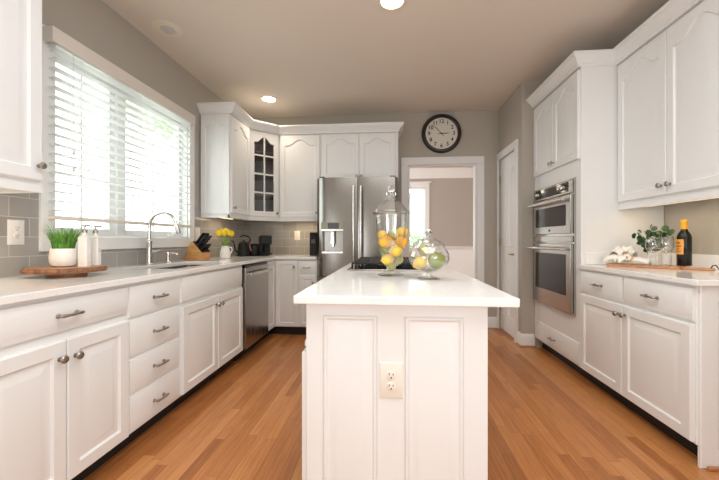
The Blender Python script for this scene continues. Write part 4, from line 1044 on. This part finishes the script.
# napkin: three soft lobes with a ring of small flowers
npk = thing('napkin', 'white cloth napkin gathered in a gold ring at the end of the serving board', 'napkin', onb(.10, .085), ba + R(8))
mb = MB(); random.seed(9)
def lobe(mb, a, L_, wid, h0, lift):
    nU, nV = 12, 13; rows = []
    for i in range(nU + 1):
        u = i / nU; r_ = .012 + L_ * u; row = []
        for k in range(nV):
            vv = k / (nV - 1) * 2 - 1
            x = r_; y = vv * wid * (.22 + .78 * math.sin(PI * min(1, .15 + .6 * u)))
            z = h0 * (1 - .5 * u) * (1 - vv * vv * .6) + lift * u * (1 - u) + .010 * math.sin(vv * 7 + a * 3) * (.4 + u) + .006
            z = max(z, .003)
            row.append((x * math.cos(a) - y * math.sin(a), x * math.sin(a) + y * math.cos(a), z))
        rows.append(row)
    mb.loops(rows, False, False, closed=False)
lobe(mb, R(185), .12, .05, .035, .10); lobe(mb, R(150), .10, .045, .075, .22); lobe(mb, R(95), .075, .05, .085, .22); lobe(mb, R(40), .06, .045, .085, .2); lobe(mb, R(-8), .13, .045, .035, .06); lobe(mb, R(235), .075, .045, .05, .06)
nk = mb.build('cloth', 'cloth', npk, smooth=80); sm = nk.modifiers.new('solid', 'SOLIDIFY'); sm.thickness = .003
mb = MB()
for k in range(18):
    a = 2 * PI * k / 18; mb.sphere((.012 + .030 * math.cos(a), -.040, .048 + .026 * math.sin(a)), .007, n=8, m=6)
mb.build('ring', 'gold', npk)
mb = MB()
for k in range(7):
    a = 2 * PI * k / 7; mb.sphere((.012 + .017 * math.cos(a), -.046, .048 + .016 * math.sin(a)), .012, .006, .010, n=10, m=6)
mb.build('flower', 'cloth', npk)
# vase with leafy sprigs, glasses, white cylinder, bottle
def pixb(u, v, z=ZR):   # pixel on the board's top
    a_ = math.atan(30.5 / 350); d_ = 350 * (1.105 - z) / (v - 240); l_ = (u - 359.5) * d_ / 350
    return (l_ * math.cos(a_) - d_ * math.sin(a_), l_ * math.sin(a_) + d_ * math.cos(a_), z)
ev = thing('ribbed_vase', 'small ribbed white glass vase behind the wine glasses', 'vase', (1.845, 2.625, ZT1))
n = 40
def rib(r, z): return [((r + .0016 * math.cos(12 * 2 * PI * k / n)) * math.cos(2 * PI * k / n), (r + .0016 * math.cos(12 * 2 * PI * k / n)) * math.sin(2 * PI * k / n), z) for k in range(n)]
MB().loops([rib(.036, 0), rib(.038, .01), rib(.039, .11), rib(.037, .115), rib(.034, .115), rib(.034, .02)]).build('vase_body', 'vasewhite', ev)
es = thing('eucalyptus', 'round-leaved green foliage sprigs standing in the ribbed vase', 'plant', (1.845, 2.625, ZT1 + .03))
mb = MB(); lf_ = MB(); random.seed(21)
for (tx, ty, tz) in ((-.085, .02, .215), (-.06, .03, .17), (-.005, .0, .245), (.045, -.03, .245), (.085, -.04, .215), (.06, .0, .19), (-.035, .0, .21), (-.05, .01, .115), (.02, -.02, .20), (-.09, .04, .18)):
    p0 = Vector((0, 0, .02)); p1 = Vector((tx * .15, ty * .15, .075)); p2 = Vector((tx, ty, tz)) 
    pts = [p0.lerp(p1, t) if False else (p0 * (1 - t) ** 2 + p1 * 2 * t * (1 - t) + p2 * t * t) for t in [k / 6 for k in range(7)]]
    mb.tube(pts, .0018, 6)
    for k in range(3, 7):
        for sgn in (-1, 1):
            c_ = pts[k] + Vector((random.uniform(-.014, .014), random.uniform(-.014, .014), random.uniform(-.008, .012)))
            nn = Vector((random.uniform(-1, 1), random.uniform(-1.6, -.2), random.uniform(-.2, 1))).normalized(); u_ = nn.orthogonal().normalized(); w_ = nn.cross(u_); r_ = random.uniform(.017, .025)
            lf_.f([lf_.v(c_ + (u_ * math.cos(2 * PI * q / 10) + w_ * math.sin(2 * PI * q / 10) * .85) * r_ + nn * .003 * math.cos(4 * PI * q / 10)) for q in range(10)])
mb.build('twig', 'tstem', es); lf_.build('leaves', 'leaf', es, smooth=60)
def wine_glass(label, loc):
    t = thing('wine_glass', label, 'glass', loc, 0, 'wine glasses on the serving board')
    MB().lathe([(0, .085), (.018, .088), (.034, .102), (.042, .124), (.0435, .146), (.041, .174), (.037, .194), (.0362, .194), (.040, .174), (.0423, .146), (.0408, .125), (.033, .104), (.017, .0905), (0, .0875)], n=36).build('bowl', 'glass', t)
    MB().lathe([(.003, .012), (.0028, .075), (.005, .085), (0, .0855)], n=12, close=False).build('stem', 'glass', t)
    MB().lathe([(0, 0), (.034, 0), (.035, .002), (.02, .005), (.004, .012), (0, .013)], n=32).build('foot', 'glass', t)
    return t
wine_glass('clear wine glass nearer the white napkin on the serving board', (1.795, 2.565, ZR))
wine_glass('clear wine glass next to the dark bottle on the serving board', (1.842, 2.515, ZR))
cd_ = thing('pillar_candle', 'small white cylinder standing between the wine glasses and the wall', 'candle', (1.905, 2.60, ZT1))
MB().lathe([(0, 0), (.029, 0), (.030, .003), (.030, .088), (.027, .092), (.01, .089), (0, .089)], n=28).build('wax', 'wax', cd_)
MB().tube([(0, 0, .088), (.001, 0, .098)], .0012, 6).build('wick', 'ink', cd_)
bt = thing('wine_bottle', 'dark glass bottle with orange label and orange-gold foil cap', 'bottle', (1.952, 2.51, ZT1 + .018), 0)
bo = [(0, .006), (.026, 0), (.036, .002), (.039, .008), (.039, .185), (.037, .20), (.030, .218), (.020, .235), (.0165, .25), (.0155, .30), (0, .30)]
MB().lathe(bo, n=40).build('bottle_body', 'bottleglass', bt)
MB().lathe([(.0175, .243), (.0185, .256), (.0172, .262), (.0172, .290), (.0195, .292), (.0195, .302), (.017, .308), (0, .309)], n=28).build('foil', 'foil', bt)
def wrap(r, a0, a1, z0, z1, name, m, par, n=14):
    mb = MB(); ls = []
    for k in range(n + 1):
        a = R(a0 + (a1 - a0) * k / n); ls.append([(r * math.cos(a), r * math.sin(a), z) for z in (z0, z1)] + [((r - .0006) * math.cos(a), (r - .0006) * math.sin(a), z) for z in (z1, z0)])
    return mb.loops(ls).build(name, m, par)
bottle_dir = math.degrees(math.atan2(-2.525, -1.935))
lb = wrap(.0398, bottle_dir - 95, bottle_dir - 5, .078, .178, 'label', 'labelorange', bt)
for (z0, z1, a0, a1) in ((.150, .158, -75, -30), (.128, .136, -82, -22), (.112, .116, -70, -35), (.096, .100, -78, -26)):
    wrap(.0402, bottle_dir + a0, bottle_dir + a1, z0, z1, 'print', 'labeldark', lb)
wrap(.0398, bottle_dir - 40, bottle_dir + 40, .018, .030, 'lower_print', 'labelmark', bt) if False else None

# ------------------------------------------------------------------ wall clock
ck2 = thing('wall_clock', 'round wall clock with dark frame and cream face above the doorway', 'clock', (.652, YB, 2.460))
MB().lathe([(.225, 0), (.246, .004), (.250, .02), (.245, .040), (.232, .052), (.215, .054), (.204, .046), (.200, .034), (.200, .02), (0, .02)], n=64, axis='-Y').build('frame', 'clockwood', ck2)
MB().lathe([(.201, .020), (.201, .024), (0, .024)], n=64, axis='-Y').build('face', 'clockface', ck2)
def text_mesh(txt, size):
    cu = bpy.data.curves.new('numeral', 'FONT'); cu.body = txt; cu.size = size; cu.align_x = 'CENTER'; cu.align_y = 'CENTER'; cu.extrude = .0008; cu.offset = .0012
    o = bpy.data.objects.new('numeral_curve', cu); COL.objects.link(o)
    bpy.context.view_layer.update()
    me = bpy.data.meshes.new_from_object(o.evaluated_get(bpy.context.evaluated_depsgraph_get()))
    bpy.data.objects.remove(o); bpy.data.curves.remove(cu)
    me.name = 'numeral'; return me
for k in range(1, 13):
    me = text_mesh(str(k), .068); me.materials.append(M['ink']); o = bpy.data.objects.new('numeral', me); COL.objects.link(o); o.parent = ck2
    a = R(90 - 30 * k); o.location = (.155 * math.cos(a), -.0255, .155 * math.sin(a)); o.rotation_euler = (R(90), 0, 0)
def hand(ang, L_, tail, w_, y):
    a = R(90 - ang); dx, dz = math.cos(a), math.sin(a); px_, pz_ = -dz, dx
    pts = [(-tail, w_ * .8), (L_ * .6, w_), (L_, w_ * .25), (L_, -w_ * .25), (L_ * .6, -w_), (-tail, -w_ * .8)]
    mb = MB(); ls = []
    for yy in (y, y - .0015): ls.append([(dx * t + px_ * s_, yy, dz * t + pz_ * s_) for t, s_ in pts])
    return mb.loops(ls)
hand(88, .105, .04, .005, -.027).build('hour_hand', 'ink', ck2); hand(317, .155, .045, .004, -.030).build('minute_hand', 'ink', ck2)
MB().lathe([(.008, 0), (.008, .010), (0, .011)], (0, -.024, 0), 16, '-Y').build('hub', 'ink', ck2)

# ------------------------------------------------------------------ ceiling lights
def can(label, x, y, on=True, watts=30):
    t = thing('recessed_light', label, 'ceiling light', (x, y, ZC), 0)
    MB().lathe([(.072, .0), (.078, -.006), (.098, -.007), (.104, -.004), (.105, 0)], n=40, close=False).build('trim_ring', 'candtrim', t)
    if on:
        MB().lathe([(0, -.002), (.075, -.002), (.075, -.0005), (0, -.0005)], n=32).build('lamp', 'lamp', t)
        l = bpy.data.lights.new('recessed_lamp', 'SPOT'); l.energy = watts; l.color = (1.0, .84, .66); l.spot_size = R(135); l.spot_blend = .8; l.shadow_soft_size = .07
        o = bpy.data.objects.new('recessed_lamp', l); COL.objects.link(o); o.parent = t; o.location = (0, 0, -.02)
    else:
        MB().lathe([(.074, -.001), (.078, -.004), (.060, -.012), (.052, -.006), (.05, -.002)], n=32, close=False).build('gimbal_ring', 'candtrim', t)
        e_ = MB(Matrix.Rotation(R(-14), 4, 'X')).lathe([(0, -.010), (.030, -.012), (.050, -.008), (.053, -.002)], n=32, close=False).build('lens', 'lampoff', t)
    return t
can('lit recessed ceiling light at the top centre above the island', .014, 2.405, True, 40)
can('lit recessed ceiling light near the far corner above the glass cabinet', -1.40, 3.955, True, 14)
can('unlit recessed ceiling light above the kitchen window', -1.712, 2.567, False)

def strip_light(label, x0, y0, x1, y1, z, power):
    t = thing('under_cabinet_light', label, 'light', ((x0 + x1) / 2, (y0 + y1) / 2, z))
    MB().box(x0, y0, z, x1, y1, z + .018).build('housing', 'trim', t, world=True)
    MB().box(x0 + .008, y0 + .008, z - .004, x1 - .008, y1 - .008, z).build('diffuser', 'ledstrip', t, world=True)
    l = bpy.data.lights.new('strip_lamp', 'AREA'); l.shape = 'RECTANGLE'; l.size = x1 - x0; l.size_y = y1 - y0; l.energy = power; l.color = (1, .76, .48)
    o = bpy.data.objects.new('strip_lamp', l); COL.objects.link(o); o.parent = t; o.location = (0, 0, -.008)
    return t
strip_light('warm strip light under the wall cabinet at the left edge', -1.80, .85, -1.76, 1.45, 1.337, 1.6)
strip_light('warm strip light under the wall cabinet right of the window', -1.83, 3.60, -1.79, 3.90, 1.347, .5)
strip_light('warm strip light under the single-door wall cabinet left of the refrigerator', -1.30, 4.34, -.88, 4.38, 1.347, 1.0)
strip_light('warm strip light under the two-door wall cabinet over the serving board', 1.86, 1.98, 1.90, 2.78, 1.354, .8)

# chandelier in the dining room, mostly hidden by the door casing
ch = thing('chandelier', 'black candle-style chandelier in the dining room behind the door casing', 'chandelier', (-.02, 6.3, 1.75))
MB().tube([(0, 0, .1), (0, 0, .99)], .008, 8).build('rod', 'matteblack', ch)
MB().lathe([(0, -.05), (.02, -.04), (.035, 0), (.02, .05), (.03, .09), (.012, .14), (0, .15)], n=20).build('hub', 'matteblack', ch)
for k in range(6):
    a = 2 * PI * k / 6; c_, s_ = math.cos(a), math.sin(a)
    ar = MB().tube([(0, 0, 0), (.15 * c_, .15 * s_, -.06), (.30 * c_, .30 * s_, -.03), (.36 * c_, .36 * s_, .05), (.36 * c_, .36 * s_, .10)], .009, 8).lathe([(.03, .10), (.034, .108), (.012, .11), (.012, .20), (0, .20)], (.36 * c_, .36 * s_, 0), 14).build('arm', 'matteblack', ch)
    MB().lathe([(0, .20), (.012, .205), (.018, .225), (.012, .25), (0, .272)], (.36 * c_, .36 * s_, 0), 12).build('bulb', 'candle', ar)
